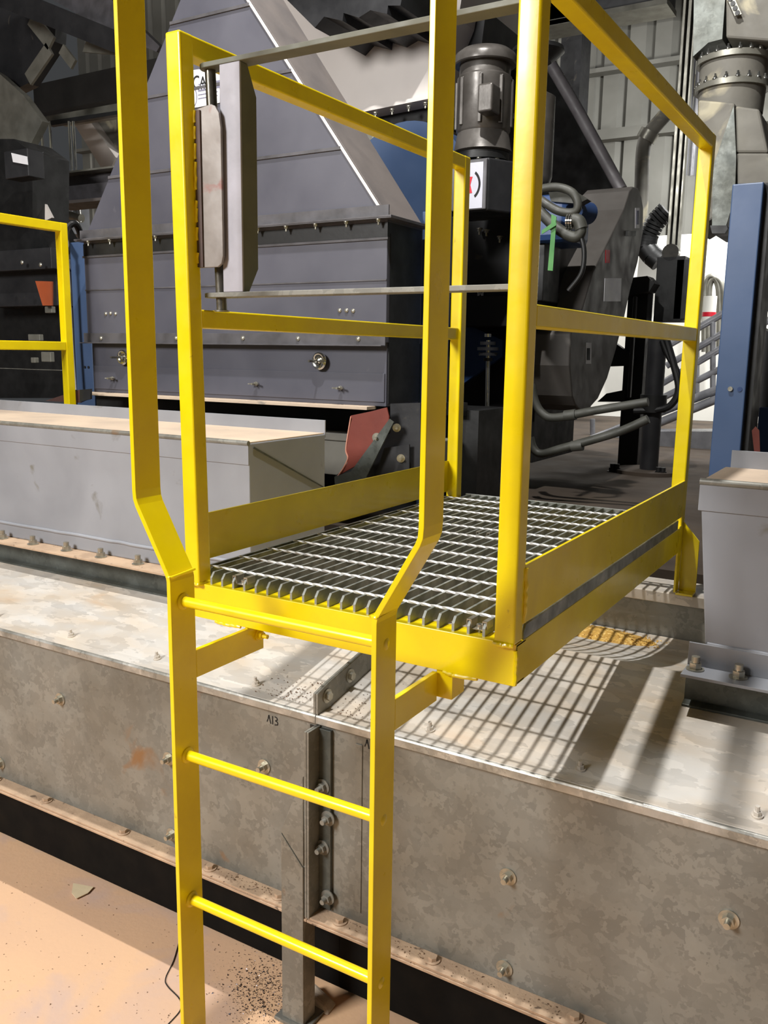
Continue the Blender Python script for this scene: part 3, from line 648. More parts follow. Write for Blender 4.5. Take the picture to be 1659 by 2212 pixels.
# isolator rod
ir = thing('tension_rod', 'vertical threaded tension rod with rubber buffers below the gearbox', 'rod', tuple(at(1052, 980, 2.5)))
part('threaded_rod', MB().cyl(at(1055, 735, 2.5), at(1051, 965, 2.5), .010, n=12), 'chrome', ir)
for py, r in ((728, .016), (745, .035), (757, .048), (768, .042), (780, .020), (960, .018), (972, .035), (980, .045)):
    p = at(1054, py, 2.5); part('buffer', MB().cyl(p, p+V((0, 0, .014)), r, n=20), 'chrome' if r < .02 else 'dark', ir)
# gearbox with printed plate
gb = thing('gear_reducer', 'dark gear reducer with white printed plate under the vertical motor', 'gearbox', tuple(at(1040, 470, 2.3)))
Yg = 2.30
a = at(1003, 345, Yg); c = at(1052, 455, Yg)
part('case', MB().hexa([(a.x-.10, Yg, c.z), (c.x, Yg, c.z-.0), (c.x+.13, Yg+.25, c.z), (a.x-.1, Yg+.25, c.z)], [(a.x-.10, Yg, a.z), (c.x, Yg, a.z), (c.x+.13, Yg+.25, a.z), (a.x-.1, Yg+.25, a.z)]), 'dark', gb, .008, 3)
part('front_cover', MB().box((a.x-.09, Yg-.012, c.z+.005), (c.x-.002, Yg, a.z-.005)), 'bindk', gb, .004)
l0 = at(1010, 352, Yg); l1 = at(1044, 452, Yg)
part('printed_plate', MB().box((l0.x-.05, Yg-.014, l1.z+.004), (l1.x, Yg-.012, l0.z-.004)), 'plategray', gb)
cc = at(1012, 400, Yg-.014); b = MB()
for k in range(14):
    a0 = -.95+1.9*k/14; a1 = -.95+1.9*(k+1)/14
    b.prism([(cc.x+.0+r*math.cos(a_), Yg-.0142, cc.z+r*1.15*math.sin(a_)) for r, a_ in ((.055, a0), (.055, a1), (.046, a1), (.046, a0))], (0, -.001, 0))
part('black_arc', b, 'ink', gb)
part('red_patch', MB().prism([(cc.x-.02, Yg-.0142, cc.z-.034), (cc.x+.018, Yg-.0142, cc.z-.032), (cc.x+.009, Yg-.0142, cc.z), (cc.x+.018, Yg-.0142, cc.z+.032), (cc.x-.02, Yg-.0142, cc.z+.034)], (0, -.001, 0)), 'red', gb)
mt = thing('vertical_motor', 'large dark gray vertical electric motor with domed fan cover', 'motor', tuple(at(1040, 335, 2.45)))
mc = at(1042, 335, 2.45); h = (at(1042, 108, 2.45).z-mc.z); R = .128
part('frame', MB().lathe((mc.x, 2.45, mc.z), (0, 0, 1), [(R*.80, 0), (R*.98, .02*h), (R*.94, .06*h), (R*.86, .20*h), (R*.90, .22*h), (R*.90, .72*h), (R*.84, .74*h), (R*.84, .84*h), (R*.80, .86*h)], 36), 'motor', mt)
part('fan_cover', MB().lathe((mc.x, 2.45, mc.z), (0, 0, 1), [(R*1.0, .84*h), (R*1.03, .85*h), (R*1.03, .90*h), (R*.98, .94*h), (R*.80, .98*h), (R*.3, 1.0*h), (.001, 1.0*h)], 36), 'motor', mt)
part('mount_flange', MB().lathe((mc.x, 2.45, mc.z), (0, 0, 1), [(R*.9, -.03), (R*.9, 0), (R*.6, .01)], 36), 'black', mt)
for k in range(8):
    t = 2*PI*k/8+.3; part('lifting_rib', MB().box((mc.x+R*.9*math.cos(t)-.008, 2.45+R*.9*math.sin(t)-.008, mc.z+.25*h), (mc.x+R*.9*math.cos(t)+.008, 2.45+R*.9*math.sin(t)+.008, mc.z+.70*h)), 'motor', mt, .003)
    bolt(mt, (mc.x+R*.78*math.cos(t), 2.45+R*.78*math.sin(t), mc.z-.03), (0, 0, -1), 'small', 'zinc', s=1.3)
part('junction_box', MB().box((mc.x+.05, 2.45-R-.045, mc.z+.30*h), (mc.x+.115, 2.45-R+.04, mc.z+.56*h)), 'motor', mt, .008, 3)
m2 = thing('capped_motor', 'smaller motor with flared cap half hidden by the right front post', 'motor', tuple(at(1150, 330, 2.7)))
mc = at(1150, 400, 2.7); h2 = at(1150, 95, 2.7).z-mc.z; R = .085
part('frame', MB().lathe((mc.x, 2.7, mc.z), (0, 0, 1), [(R*.9, 0), (R, .05*h2), (R, .62*h2), (R*.5, .66*h2), (R*.5, .86*h2)], 28), 'motor', m2)
part('cap', MB().lathe((mc.x, 2.7, mc.z), (0, 0, 1), [(R*.7, .86*h2), (R*1.35, .93*h2), (R*1.3, .96*h2), (R*.4, 1.0*h2)], 28), 'black', m2)
part('terminal_box', MB().box((mc.x-.17, 2.62, mc.z+.50*h2), (mc.x-.05, 2.72, mc.z+.66*h2)), 'motor', m2, .008)
# belt guard : slanted stadium, in a plane facing +X
xg = -.45
pts = [(1236, 856), (1230, 790), (1233, 721), (1258, 665), (1281, 586), (1309, 530), (1348, 451), (1360, 412), (1368, 403), (1379, 406), (1386, 425), (1390, 450), (1389, 502), (1378, 566), (1362, 625), (1348, 690), (1331, 755), (1312, 818), (1292, 862), (1272, 884), (1255, 888), (1243, 876)]
P = [at(px, py, xg, 0) for px, py in pts]
bg = thing('belt_guard', 'tall slanted charcoal belt guard with warning stickers behind right rail', 'guard', tuple(P[17]))
part('casing', MB().prism(P, (-.25, 0, 0)), 'guard', bg, .008, 3)
def gst(px, py, w, h, m='label', name='warning_sticker', dx=.002):
    q = [at(px, py, xg, 0), at(px+w, py, xg, 0), at(px+w*.95, py+h, xg, 0), at(px-w*.05, py+h, xg, 0)]
    return part(name, MB().prism(q, (dx, 0, 0)), m, bg)
gst(1372, 449, 9, 44); gst(1308, 540, 9, 28, 'red'); gst(1306, 601, 36, 50, 'label', 'torn_label', .0015); gst(1265, 740, 12, 46)
gst(1374, 455, 5, 30, 'inkgray', 'sticker_print', .004); gst(1267, 752, 6, 26, 'ink', 'sticker_print', .004); gst(1352, 499, 18, 11, 'black', 'latch', .01)
# incline duct behind, dark with a pale lower rim
ic = thing('incline_spout', 'black inclined spout with pale pipe rim behind the posts', 'spout', tuple(at(1200, 400, 3.4)))
plate([(1085, 130), (1188, 140), (1342, 402), (1330, 440), (1085, 470)], 4.25, .06, 'pitch', ic, 'body')
part('rim_pipe', MB().tube([at(1190, 140, 4.2), at(1240, 225, 4.2), at(1290, 315, 4.2), at(1342, 410, 4.2)], .036, 14), 'spout', ic)
# blue fan motor and hoses
bm = thing('blue_drive_motor', 'dark blue drive motor with clustered gray hoses by belt guard', 'motor', tuple(at(1200, 640, 2.5)))
block(1100, 425, 1225, 520, 2.55, .3, 'bluedk', bm, 'body', .03)
block(1105, 520, 1172, 650, 2.6, .2, 'black', bm, 'base')
p = at(1240, 455, 2.5); part('fan_end', MB().cyl(p, p+V((.03, .10, 0)), .045, n=24), 'bluedk', bm)
plate([(1185, 415), (1240, 412), (1268, 430), (1250, 440), (1190, 435)], 2.42, .06, 'hose', bm, 'shade_cover')
for nm, pts, r in (('hose', ((1160, 410), (1200, 404), (1235, 415), (1248, 440), (1240, 458), (1205, 455), (1165, 430)), .017), ('hose', ((1150, 440), (1200, 490), (1240, 512), (1255, 500), (1250, 482)), .022),
                   ('elbow', ((1238, 474), (1250, 478), (1256, 495)), .026), ('cable', ((1255, 510), (1262, 545), (1256, 590), (1228, 628)), .010)):
    part(nm, MB().tube([at(px, py, 2.36) for px, py in pts], r, 12), 'hose' if nm != 'cable' else 'black', bm)
for k in range(3): p = at(1226+k*5, 479, 2.36); part('gland_ring', MB().cyl(p, p+V((.006, 0, 0)), .03, n=18), 'chrome', bm)
st = thing('green_strap', 'pale green lifting strap hanging from the gray hoses', 'strap', tuple(at(1188, 580, 2.3)))
plate([(1191, 462), (1202, 468), (1200, 500), (1194, 585), (1183, 584), (1190, 505)], 2.30, .004, 'green', st, 'hanging_end')
plate([(1170, 498), (1200, 476), (1202, 486), (1170, 506)], 2.29, .004, 'green', st, 'loop')
# round cyclone bottom, blue drum
dr = thing('blue_drum', 'big rounded blue machine casing behind the hood', 'machine', tuple(at(880, 900, 3.0)))
ctr = at(875, 430, 3.0); rr = (at(875, 262, 3.0).z-ctr.z)
part('shell', MB().cyl((ctr.x, 3.0, ctr.z), (ctr.x, 3.5, ctr.z), rr, n=48), 'blue', dr, .01)
part('stand', MB().box((ctr.x-rr*.7, 3.1, .95), (ctr.x+rr*.7, 3.4, ctr.z)), 'black', dr)
# conduits under the guard
for i, (pts, lab) in enumerate(((((1148, 830), (1156, 868), (1172, 893), (1200, 902), (1290, 886), (1400, 868)), 'upper gray conduit bending below the belt guard'), (((1145, 945), (1152, 968), (1170, 980), (1215, 968), (1330, 935), (1400, 905)), 'lower gray conduit bending below the belt guard'))):
    t = thing('bent_conduit', lab, 'conduit', tuple(at(*pts[0], 2.6)), 'bent conduits below the guard')
    part('pipe', MB().tube([at(px, py, 2.6) for px, py in pts], .019, 12), 'hose', t)
    p = at(pts[3][0]+20, pts[3][1]-4, 2.6); part('coupling', MB().cyl(p, p+V((.05, 0, .008)), .024, n=14), 'hose', t)
# black column, box and post
bc = thing('black_support_post', 'black support post bolted on the deck right of belt guard', 'post', tuple(at(1360, 1000, 4.2)))
def vpost(pt, pb, w, Y, dep, m, parent, name):
    a = at(*pt, Y); a1 = at(pt[0]+w, pt[1], Y); return part(name, MB().box((a.x, Y, max(.95, at(*pb, Y).z)), (a1.x, Y+dep, a.z)), m, parent, .004)
vpost((1358, 612), (1352, 1010), 44, 4.2, .12, 'black', bc, 'shaft')
plate([(1362, 600), (1398, 596), (1413, 612), (1402, 630), (1352, 640)], 4.1, .14, 'black', bc, 'head')
vpost((1368, 640), (1372, 860), 7, 4.05, .03, 'dark', bc, 'tie_rod')
plate([(1325, 738), (1368, 770), (1366, 790), (1310, 792)], 4.15, .05, 'black', bc, 'arm'); plate([(1290, 868), (1310, 850), (1350, 842), (1350, 868)], 4.15, .05, 'black', bc, 'shelf')
for px in (1322, 1332, 1422, 1432): p = at(px, 1022, 3.9); bolt(bc, (p.x, 3.9, .95), (0, 0, 1), 'tall', 'black', 'anchor_bolt', 1.6)
ub = thing('upright_box', 'black upright box with rubber foot hanging under channel strut', 'box', tuple(at(1450, 700, 4.4)))
block(1420, 555, 1470, 695, 4.4, .15, 'black', ub, 'body'); block(1462, 560, 1482, 690, 4.4, .1, 'dark', ub, 'side_plate')
p = at(1448, 545, 4.4); part('lug', MB().cyl(p, p+V((0, .05, 0)), .05, n=20), 'chrome', ub)
ps = thing('pipe_stand', 'round dark pipe stand with clamp rising from the deck', 'stand', tuple(at(1408, 1020, 4.0)))
a = at(1423, 700, 4.0); part('pipe', MB().cyl((a.x, 4.0, .95), (a.x, 4.0, a.z), .052, n=22), 'dark', ps)
p = at(1410, 890, 4.0); part('clamp', MB().cyl((a.x, 4.0, p.z), (a.x, 4.0, p.z+.10), .075, n=22), 'black', ps)
part('base_plate', MB().cyl((a.x, 4.0, .95), (a.x, 4.0, .97), .2, n=28), 'deck', ps)
part('cable', MB().tube([at(px, py, 3.95) for px, py in ((1440, 735), (1456, 790), (1466, 840), (1452, 872), (1425, 885), (1370, 888))], .02, 10), 'black', ps)
part('cable', MB().tube([at(px, py, 3.95) for px, py in ((1430, 735), (1444, 770), (1462, 800), (1466, 830))], .016, 10), 'black', ps)
# channel struts
su = thing('channel_strut', 'pair of shiny vertical channel struts above the black box', 'strut', tuple(at(1440, 550, 4.6)))
for px0, px1 in ((1438, 1444), (1449, 1456), (1461, 1465)):
    a = at(px0+14, 0, 4.6); c = at(px0, 550, 4.6); w = at(px1, 550, 4.6).x-c.x
    part('rail', MB().box((c.x, 4.6, c.z), (c.x+w, 4.65, at(px0, -60, 4.6).z)), 'pipe', su, .002)
part('web', MB().box((at(1440, 550, 4.62).x, 4.64, at(1440, 550, 4.62).z), (at(1462, 550, 4.62).x, 4.66, at(1440, -60, 4.62).z)), 'dark', su)
for i, px in enumerate((1494, 1512, 1528)):
    c = at(px-34, 380, 5.4); t = thing('vertical_conduit', 'silver vertical conduit against the ribbed wall', 'conduit', tuple(c), 'silver conduits on the wall')
    part('pipe', MB().cyl(c, (c.x, c.y, c.z+2.2), .022, n=14), 'stair', t)
eb = thing('elbow_pipe', 'dull gray pipe bending down along the ribbed wall', 'pipe', tuple(at(1385, 520, 6)))
part('pipe', MB().tube([at(px, py, 6) for px, py in ((1520, 165), (1480, 205), (1440, 245), (1402, 290), (1390, 320), (1386, 400), (1382, 520))], .055, 14), 'ductdusty', eb)
part('joint', MB().cyl(at(1405, 283, 6), at(1394, 302, 6), .075, n=18), 'pipe', eb)
# spiral hose/black curl
cu = thing('ribbed_hose', 'black ribbed flexible hose sagging behind the belt guard', 'hose', tuple(at(1400, 540, 5)))
b = MB(); pts = [at(px, py, 5) for px, py in ((1440, 455), (1415, 480), (1400, 510), (1395, 535), (1408, 552), (1424, 565))]
b.tube(pts, .055, 14); part('hose', b, 'black', cu)
for i in range(len(pts)-1):
    for k in range(4):
        p = pts[i].lerp(pts[i+1], k/4); d = (pts[i+1]-pts[i]).normalized(); part('rib', MB().cyl(p, p+d*.018, .068, n=16), 'black', cu)

# ================================================================= STAIRS and bright wall at right
wz = at(1500, 505, 8.6).z
wp = solo('white_wall_panel', MB().box((at(1370, 600, 8.6).x-.4, 8.6, .952), (6, 8.7, wz)), 'white', 'bright white lining sheet seen past the stair rails', 'panel')
wl = thing('slumped_bag', 'pale cream bulk bag glimpsed beside the belt guard', 'bag', tuple(at(1400, 720, 7.6)))
plate([(1383, 530), (1400, 545), (1425, 570), (1425, 590), (1408, 700), (1400, 740), (1372, 640)], 7.6, .3, 'white', wl, 'cloth')
sr = thing('stair_flight', 'galvanised stair flight with sloping handrails rising to the right', 'stairs', tuple(at(1300, 960, 6.2)))
def slope(p0, p1, r, Y, name='handrail', m='stair'): part(name, MB().cyl(at(*p0, Y), at(*p1, Y), r, n=12), m, sr)
def ext(p0, p1, X=2300): return (X, p1[1]+(p1[1]-p0[1])*(X-p1[0])/(p1[0]-p0[0]))
for p0, p1 in (((1440, 748), (1680, 610)), ((1440, 790), (1680, 652)), ((1380, 858), (1680, 680)), ((1370, 890), (1680, 735))): slope(p0, ext(p0, p1), .028, 6.2)
for p0, p1 in (((1250, 960), (1680, 790)), ((1250, 985), (1680, 808))): slope(p0, ext(p0, p1), .035, 6.1, 'stringer')
for px, py0, py1 in ((1505, 700, 860), (1280, 905, 980), (1540, 690, 860), (1900, 485, 720), (2200, 310, 600)): part('baluster', MB().cyl(at(px, py0, 6.2), at(px, py1, 6.2), .022, n=10), 'stair', sr)
plate([(1380, 932), (2100, 932), (2100, 1010), (1380, 1008)], 5.6, .3, 'stair', sr, 'landing_curb')
for k in range(2):
    t = thing('looped_conduit', 'white conduit with a looped top beside the blue column', 'conduit', tuple(at(1545, 760, 7.9)), 'looped conduits near the blue column')
    part('pipe', MB().tube([at(px+k*9, py+k*4, 7.9) for px, py in ((1522, 760), (1522, 640), (1526, 606), (1538, 598), (1550, 612), (1554, 650), (1554, 760))], .03, 12), 'pipe', t)
sg2 = thing('banded_canister', 'white cylinder with red band seen between post and blue column', 'canister', tuple(at(1530, 700, 7.5)))
p = at(1530, 700, 7.5); q = at(1530, 640, 7.5); part('body', MB().cyl((p.x, 7.5, p.z), (p.x, 7.5, q.z), .06, n=20), 'white', sg2); p2 = at(1530, 684, 7.5); part('red_band', MB().cyl((p.x, 7.5, p2.z), (p.x, 7.5, p2.z+.04), .062, n=20), 'red', sg2)

# right edge bits by the blue column
rb = thing('side_machine', 'dark machine part with rust flap behind the light gray chute', 'machine', tuple(at(1640, 980, 2.4)))
plate([(1630, 700), (1665, 720), (1665, 900), (1625, 900), (1618, 760)], 2.4, .2, 'black', rb, 'drum')
plate([(1624, 930), (1632, 921), (1640, 930), (1642, 985), (1630, 985)], 1.7, .006, 'rubber', rb, 'flap')
block(1640, 880, 1690, 990, 2.35, .05, 'bluedk', rb, 'leg')

# ================================================================= RIGHT TOP DUCT
dv = thing('diverter_duct', 'dusty round diverter duct with two bolted ring flanges at top right', 'duct', tuple(at(1590, 480, 3.2)))
Yd = 3.2; c = at(1586, 130, Yd); R = at(1660, 130, Yd).x-c.x; z1 = at(1586, 112, Yd-R).z; z2 = at(1586, 172, Yd-R).z
b = MB().cyl((c.x, Yd, z2), (c.x, Yd, z1), R, n=48, caps=False); part('collar', b, 'ductdusty', dv)
for z in (z1, z2):
    f = part('ring_flange', MB().cyl((c.x, Yd, z-.012), (c.x, Yd, z+.012), R*1.10, n=48), 'pipe', dv)
    for k in range(20):
        t = 2*PI*k/20; bolt(f, (c.x+R*1.05*math.cos(t), Yd+R*1.05*math.sin(t), z+.012), (0, 0, 1), 'small', 'chrome', s=1.3)
z3 = at(1586, 232, Yd-R).z
part('shoulder', MB().cyl((c.x, Yd, z3), (c.x, Yd, z2), R*.96, R*1.0, n=40, caps=False), 'ductdusty', dv)
# two legs
def leg(top, bot, Y, dep, m, nm): 
    T_ = [at(px, py, Y) for px, py in top]; B_ = [at(px, py, Y) for px, py in bot]
    D = V((0, dep, 0)); part(nm, MB().hexa([B_[0], B_[1], B_[1]+D, B_[0]+D], [T_[0], T_[1], T_[1]+D, T_[0]+D]), m, dv, .01)
leg(((1508, 215), (1588, 222)), ((1498, 500), (1545, 470)), 3.0, .35, 'ductdusty', 'left_leg')
plate([(1585, 228), (1590, 340), (1588, 400), (1580, 450), (1568, 488), (1538, 490), (1540, 360)], 2.96, .3, 'galv_dark', dv, 'wedge_leg')
plate([(1534, 487), (1570, 487), (1572, 494), (1566, 504), (1538, 504)], 2.94, .34, 'black', dv, 'outlet_band')
leg(((1588, 228), (1640, 235)), ((1590, 330), (1660, 330)), 2.98, .35, 'ductdusty', 'right_leg')
leg(((1590, 330), (1660, 330)), ((1592, 402), (1700, 398)), 2.98, .35, 'ductdusty', 'right_leg')
tp = thing('square_hopper', 'gray square hopper above the round diverter duct', 'hopper', tuple(at(1600, 95, 3.2)))
Yh = 3.05
leg_t = [at(px, py, Yh) for px, py in ((1568, 82), (1750, 95))]; D = V((0, .7, 0))
part('body', MB().hexa([leg_t[0], leg_t[1], leg_t[1]+D, leg_t[0]+D], [at(1568, -120, Yh), at(1750, -110, Yh), at(1750, -110, Yh)+D, at(1568, -120, Yh)+D]), 'ductdusty', tp, .01)
plate([(1500, -80), (1572, -80), (1560, 84), (1530, 92), (1497, 122)], Yh+.05, .6, 'galv_dark', tp, 'side_cheek')
part('slotted_bar', MB().prism([at(px, py, Yh-.02) for px, py in ((1568, -10), (1584, -10), (1603, 32), (1588, 36))], (0, -.01, 0)), 'pipe', tp)
for k in range(4): p = at(1578+k*5, -2+k*10, Yh-.03); part('slot', MB().cyl(p, p+V((0, -.004, 0)), .010, n=12), 'black', tp)

# ================================================================= TOP CENTRE DUCT and upper left shapes
tc = thing('overhead_duct', 'large pale rectangular duct hanging above and right of the hood', 'duct', tuple(at(850, 235, 3.4)))
plate([(560, -80), (1010, -80), (990, 40), (962, 110), (952, 150), (930, 205), (745, 240), (690, 130)], 3.4, 1.0, 'duct', tc, 'body')
plate([(745, 240), (932, 204), (932, 212), (748, 249)], 3.36, 1.0, 'duct', tc, 'lower_flange')
plate([(770, 246), (935, 213), (935, 262), (790, 275)], 3.5, .8, 'black', tc, 'throat')
for k in range(5): p = at(775+k*36, 250-k*7, 3.37); bolt(tc, tuple(p), (0, 0, -1), 'small', 'zinc', s=1.6)
plate([(990, 30), (1050, 20), (1040, 100), (1010, 110), (975, 110)], 3.6, .6, 'dark', tc, 'dark_transition')
cvb = thing('duct_shadow_plate', 'dark jagged plate shaped as a grating shadow on the pale duct', 'painted shadow', tuple(at(800, 20, 2.9)))
plate([(560, -60), (880, -60), (865, 12), (838, 12), (836, 30), (800, 22), (775, 38), (742, 28), (740, 45), (700, 36), (680, 60), (640, 20)], 2.9, .8, 'dark', cvb, 'shadow_teeth')  # dark plate modelled in place of the grating shadow on the duct
for i, (p0, p1, w) in enumerate((((1040, 72), (1140, 48), .34), ((1200, 40), (1330, 25), .3))):
    t = thing('roof_girder', ('dark horizontal girder left of the right front post', 'dark horizontal girder right of the right front post')[i], 'girder', tuple(at(*p0, 6)))
    a = at(*p0, 6); c = at(*p1, 6); part('web', MB().box((a.x-.2, 6, a.z-.02), (c.x+.4, 6.2, a.z+w)), 'dark', t); part('flange', MB().box((a.x-.2, 5.95, a.z-.06), (c.x+.4, 6.25, a.z-.02)), 'pipe', t)
t = thing('wall_stanchion', 'dark vertical stanchion against the ribbed wall', 'column', tuple(at(1225, 200, 8.5)))
a = at(1212, 100, 8.5); c = at(1250, 100, 8.5); part('shaft', MB().box((a.x, 8.5, .95), (c.x, 8.7, 8)), 'dark', t); part('flange', MB().box((c.x-.02, 8.45, .95), (c.x+.05, 8.75, 8)), 'dark', t)

ul = thing('left_hopper', 'dark gray hopper narrowing downward at the top left corner', 'hopper', tuple(at(60, 320, 3.4)))
plate([(-80, -80), (40, -40), (120, 60), (118, 90), (60, 180), (0, 210), (-80, 200)], 3.5, .1, 'dark', ul, 'back_shell')
plate([(-80, 110), (0, 160), (50, 205), (92, 262), (58, 328), (40, 315), (0, 300), (-80, 300)], 3.35, .06, 'pipe', ul, 'face')
part('light_band', MB().beam(at(62, 172, 3.3), at(108, 105, 3.3), .10, .02, (0, 1, 0)), 'pipe', ul); part('light_band', MB().beam(at(134, 106, 3.3), at(160, 140, 3.3), .07, .02, (0, 1, 0)), 'pipe', ul); part('light_band', MB().beam(at(68, 40, 3.3), at(112, 95, 3.3), .10, .02, (0, 1, 0)), 'pipe', ul)
ob = thing('overhead_beam', 'dark gray overhead beam crossing the top left corner', 'beam', tuple(at(100, 40, 3.0)))
plate([(-40, -40), (30, -25), (250, 65), (250, 115), (150, 75), (-40, 0)], 3.0, .15, 'dark', ob, 'web')
plate([(40, -40), (200, -40), (345, 100), (338, 112), (248, 75), (60, -30)], 3.1, .05, 'bindk', ob, 'flange')
plate([(188, 82), (250, 105), (250, 118), (178, 112)], 3.2, .02, 'pipe', ob, 'grating_strip')
t = thing('cable_tray', 'gray horizontal tray running behind the left ladder rail', 'tray', tuple(at(170, 250, 4)))
plate([(95, 252), (260, 222), (260, 238), (100, 262)], 4.0, .2, 'pipe', t, 'tray'); plate([(100, 262), (260, 238), (260, 246), (105, 272)], 3.95, .05, 'dark', t, 'edge')
for i, px in enumerate((92, 110, 152, 161)):
    t = thing('support_rod', 'thin silver hanger rod above the left I beam', 'rod', tuple(at(px, 370, 3.8)), 'hanger rods above the left beam')
    part('rod', MB().cyl(at(px+3, 372, 3.8), at(px-3, 262, 3.8), .010, n=10), 'chrome', t)
t = thing('diagonal_chute', 'pale diagonal chute left of the tapered hood', 'chute', tuple(at(220, 360, 4.4)))
plate([(152, 255), (186, 250), (250, 340), (240, 362), (218, 362)], 4.4, .3, 'duct', t, 'trough'); plate([(186, 250), (256, 240), (262, 330), (250, 344)], 4.5, .3, 'ductdusty', t, 'cover')
t = thing('i_beam', 'dark gray I beam between the left machine and the hood', 'beam', tuple(at(150, 440, 3.6)))
plate([(68, 381), (245, 360), (245, 425), (95, 440)], 3.6, .04, 'bindk', t, 'web'); plate([(68, 379), (245, 358), (245, 362), (68, 383)], 3.5, .25, 'pipe', t, 'top_flange'); plate([(95, 438), (245, 424), (245, 430), (97, 445)], 3.5, .25, 'hoodside', t, 'bottom_flange')
t = thing('left_machine', 'black machinery cluster behind the left yellow railing', 'machine', tuple(at(40, 840, 2.6)))
plate([(-60, 300), (30, 300), (70, 330), (70, 470), (110, 540), (140, 620), (150, 860), (-60, 860)], 2.9, .3, 'black', t, 'frame')
block(8, 328, 62, 380, 2.6, .12, 'dark', t, 'terminal_box'); plate([(24, 330), (58, 338), (60, 356), (28, 350)], 2.59, .004, 'label', t, 'name_plate')
block(-40, 545, 112, 580, 2.6, .2, 'dark', t, 'cross_beam'); block(-40, 590, 125, 660, 2.7, .2, 'dark', t, 'panel'); block(-40, 795, 150, 800, 2.5, .02, 'galv', t, 'edge_trim')
for px, py in ((48, 567), (88, 572)): p = at(px, py, 2.55); bolt(t, tuple(p), (0, -1, 0), 'dome', 'zinc', s=1.4)
plate([(76, 607), (112, 608), (112, 660), (92, 660)], 2.5, .01, 'orange', t, 'orange_plate')
for px, py, w, h in ((60, 722, 26, 14), (66, 772, 10, 12), (88, 760, 22, 22), (96, 662, 16, 14)): block(px, py, px+w, py+h, 2.55, .03, 'pipe', t, 'bracket')
t = thing('slanted_brace', 'pale slanted brace plate behind the left guard rail', 'brace', tuple(at(100, 460, 3.0)))
plate([(64, 385), (68, 384), (112, 470), (102, 475), (92, 475)], 3.0, .02, 'duct', t, 'bar'); plate([(62, 388), (66, 470), (98, 474)], 3.05, .02, 'gray', t, 'web')
t = thing('pipe_hook', 'pale pipework and hook below the left I beam', 'pipework', tuple(at(150, 470, 4)))
part('pipe', MB().cyl(at(104, 452, 4.0), at(176, 472, 4.0), .035, n=14), 'pipe', t); part('pipe', MB().cyl(at(162, 440, 4.0), at(166, 480, 4.0), .02, n=12), 'chrome', t); part('pipe', MB().cyl(at(169, 440, 4.0), at(172, 480, 4.0), .02, n=12), 'chrome', t)
block(104, 445, 156, 505, 4.2, .2, 'gray', t, 'housing')

# ================================================================= FLOOR LITTER
t = solo('paper_scrap', MB().prism([at(px, py, .004, 2) for px, py in ((158, 1909), (165, 1910), (202, 1917), (190, 1930), (165, 1942), (155, 1930))], (0, 0, .002)), 'paper', 'torn cream paper scrap lying on the concrete', 'paper')
solo('thin_wire', MB().tube([at(px, py, .002, 2) for px, py in ((388, 2030), (375, 2075), (358, 2112), (362, 2130), (388, 2158), (390, 2180), (375, 2200), (350, 2225))], .0014, 6), 'black', 'thin dark wire snaking over the floor beside the ladder', 'wire')
pts = []
for _ in range(1100):
    p = at(random.gauss(565, 38), random.gauss(2140, 38), 0, 2); pts.append((p.x, p.y, .0, random.uniform(.0012, .0035)))
scatter('metal_shavings', pts, 'chip', 'pile of silvery metal shavings on the floor behind the ladder', 'shavings')
pts = []
for _ in range(900):
    p = at(random.gauss(560, 60), random.gauss(2130, 60), 0, 2)
    if p.y < .485: pts.append((p.x, p.y, .0, random.uniform(.0006, .0016)))
scatter('gray_grit', pts, 'chip', 'fine gray grit spread around the pile of shavings', 'grit')
pts = []
for _ in range(260):
    p = at(random.uniform(0, 640), random.uniform(1900, 2212), 0, 2)
    if p.y < .49: pts.append((p.x, p.y, 0, random.uniform(.001, .003)))
scatter('floor_crumbs', pts, 'crumb', 'scattered brown crumbs over the dusty concrete floor', 'crumbs')
p = at(688, 2165, .0, 2)
b = MB(); n = 9
vs = [(p.x+.045*math.cos(2*PI*k/n)*random.uniform(.8, 1.1), p.y+.02*math.sin(2*PI*k/n)*random.uniform(.8, 1.1), 0) for k in range(n)]
b.hexa([(p.x-.05, p.y-.02, 0), (p.x+.05, p.y-.03, 0), (p.x+.045, p.y+.02, 0), (p.x-.04, p.y+.03, 0)], [(p.x-.045, p.y-.01, .03), (p.x+.03, p.y-.02, .018), (p.x+.035, p.y+.01, .015), (p.x-.03, p.y+.02, .035)])
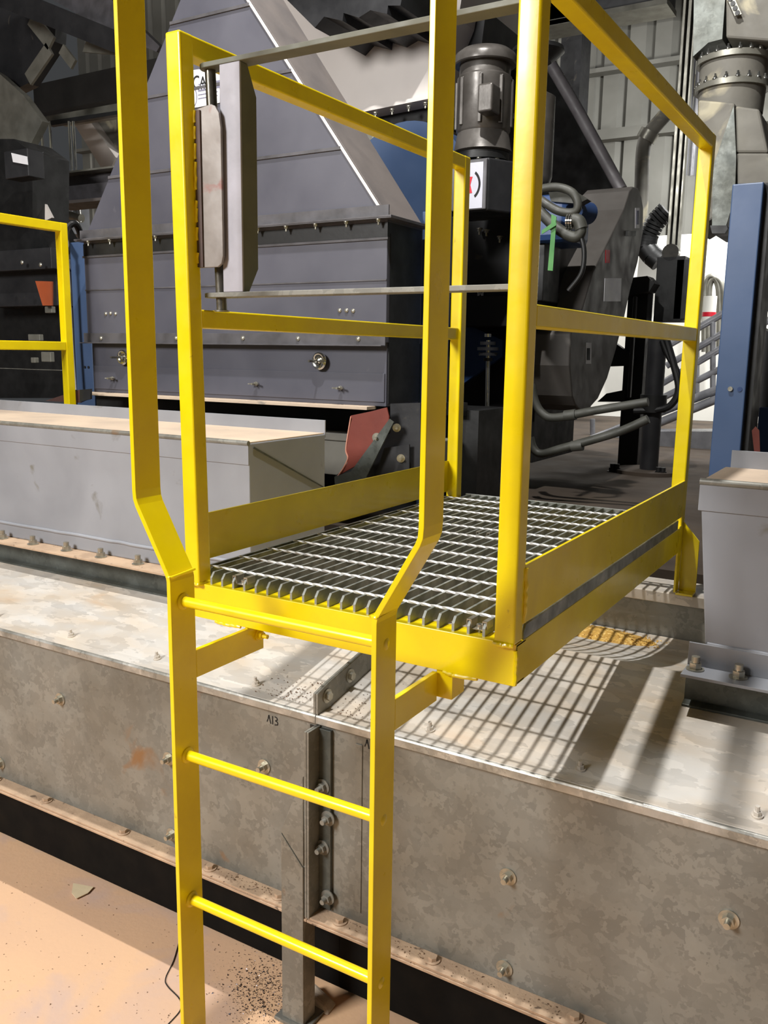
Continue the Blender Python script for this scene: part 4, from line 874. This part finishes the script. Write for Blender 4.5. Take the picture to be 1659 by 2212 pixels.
solo('stone', b, 'stone', 'pale stone lump on the floor behind the support leg', 'stone', bev=.006)

# ================================================================= LIGHT
def light(name, kind, loc, energy, size=.1, color=(1, 1, 1), target=None, **k):
    d = bpy.data.lights.new(name, kind); d.energy = energy; d.color = color
    if kind == 'AREA': d.size = size
    elif kind in ('POINT', 'SPOT'): d.shadow_soft_size = size
    for a, v in k.items(): setattr(d, a, v)
    o = bpy.data.objects.new(name, d); COL.objects.link(o); o.location = loc
    if target is not None: o.rotation_euler = (V(target)-V(loc)).to_track_quat('-Z', 'Y').to_euler()
    return o
light('high_bay_lamp', 'POINT', (-.3, .55, 4.9), 580, .04, (1, .985, .955))
light('front_bay_lamp', 'AREA', (-2.1, -4.2, 4.1), 390, 1.4, (1, .985, .96), target=(-.6, .6, 1.2))
light('far_bay_lamp', 'AREA', (at(1500, 600, 7.5).x+.8, 7.6, 4.0), 200, .8, (1, 1, .98), target=(at(1500, 650, 8.6).x, 8.6, 2.0))
light('stair_fill_light', 'SPOT', (1.2, 3.6, 4.6), 850, .1, (1, 1, .98), target=(at(1480, 850, 6.2).x, 6.2, 1.3), spot_size=.8, spot_blend=.5)  # fill light added to brighten the stair rails
light('left_fill_light', 'POINT', (-4.6, 6.0, 4.6), 120, .1, (1, .98, .94))  # fill light added to lift the dark upper left background
light('wall_rake_light', 'POINT', (-7.0, 8.7, 5.2), 330, .3, (1, .98, .92))  # grazing light added so the wall rib webs fall dark
solo('light_block_deck', MB().box((-3.4, 1.5, 4.3), (.5, 5.2, 4.36)), 'roof', 'unseen dark slab added to shade the mill machinery', 'painted shadow')  # out-of-view slab added to keep the key light off the machines
w = bpy.data.worlds.new('world'); sc.world = w; w.use_nodes = True
w.node_tree.nodes['Background'].inputs[0].default_value = (.92, .96, 1, 1); w.node_tree.nodes['Background'].inputs[1].default_value = .05
sc.view_settings.view_transform = 'Standard'; sc.view_settings.look = 'None'; sc.view_settings.exposure = 0; sc.view_settings.gamma = 1
sc.view_settings.use_curve_mapping = False
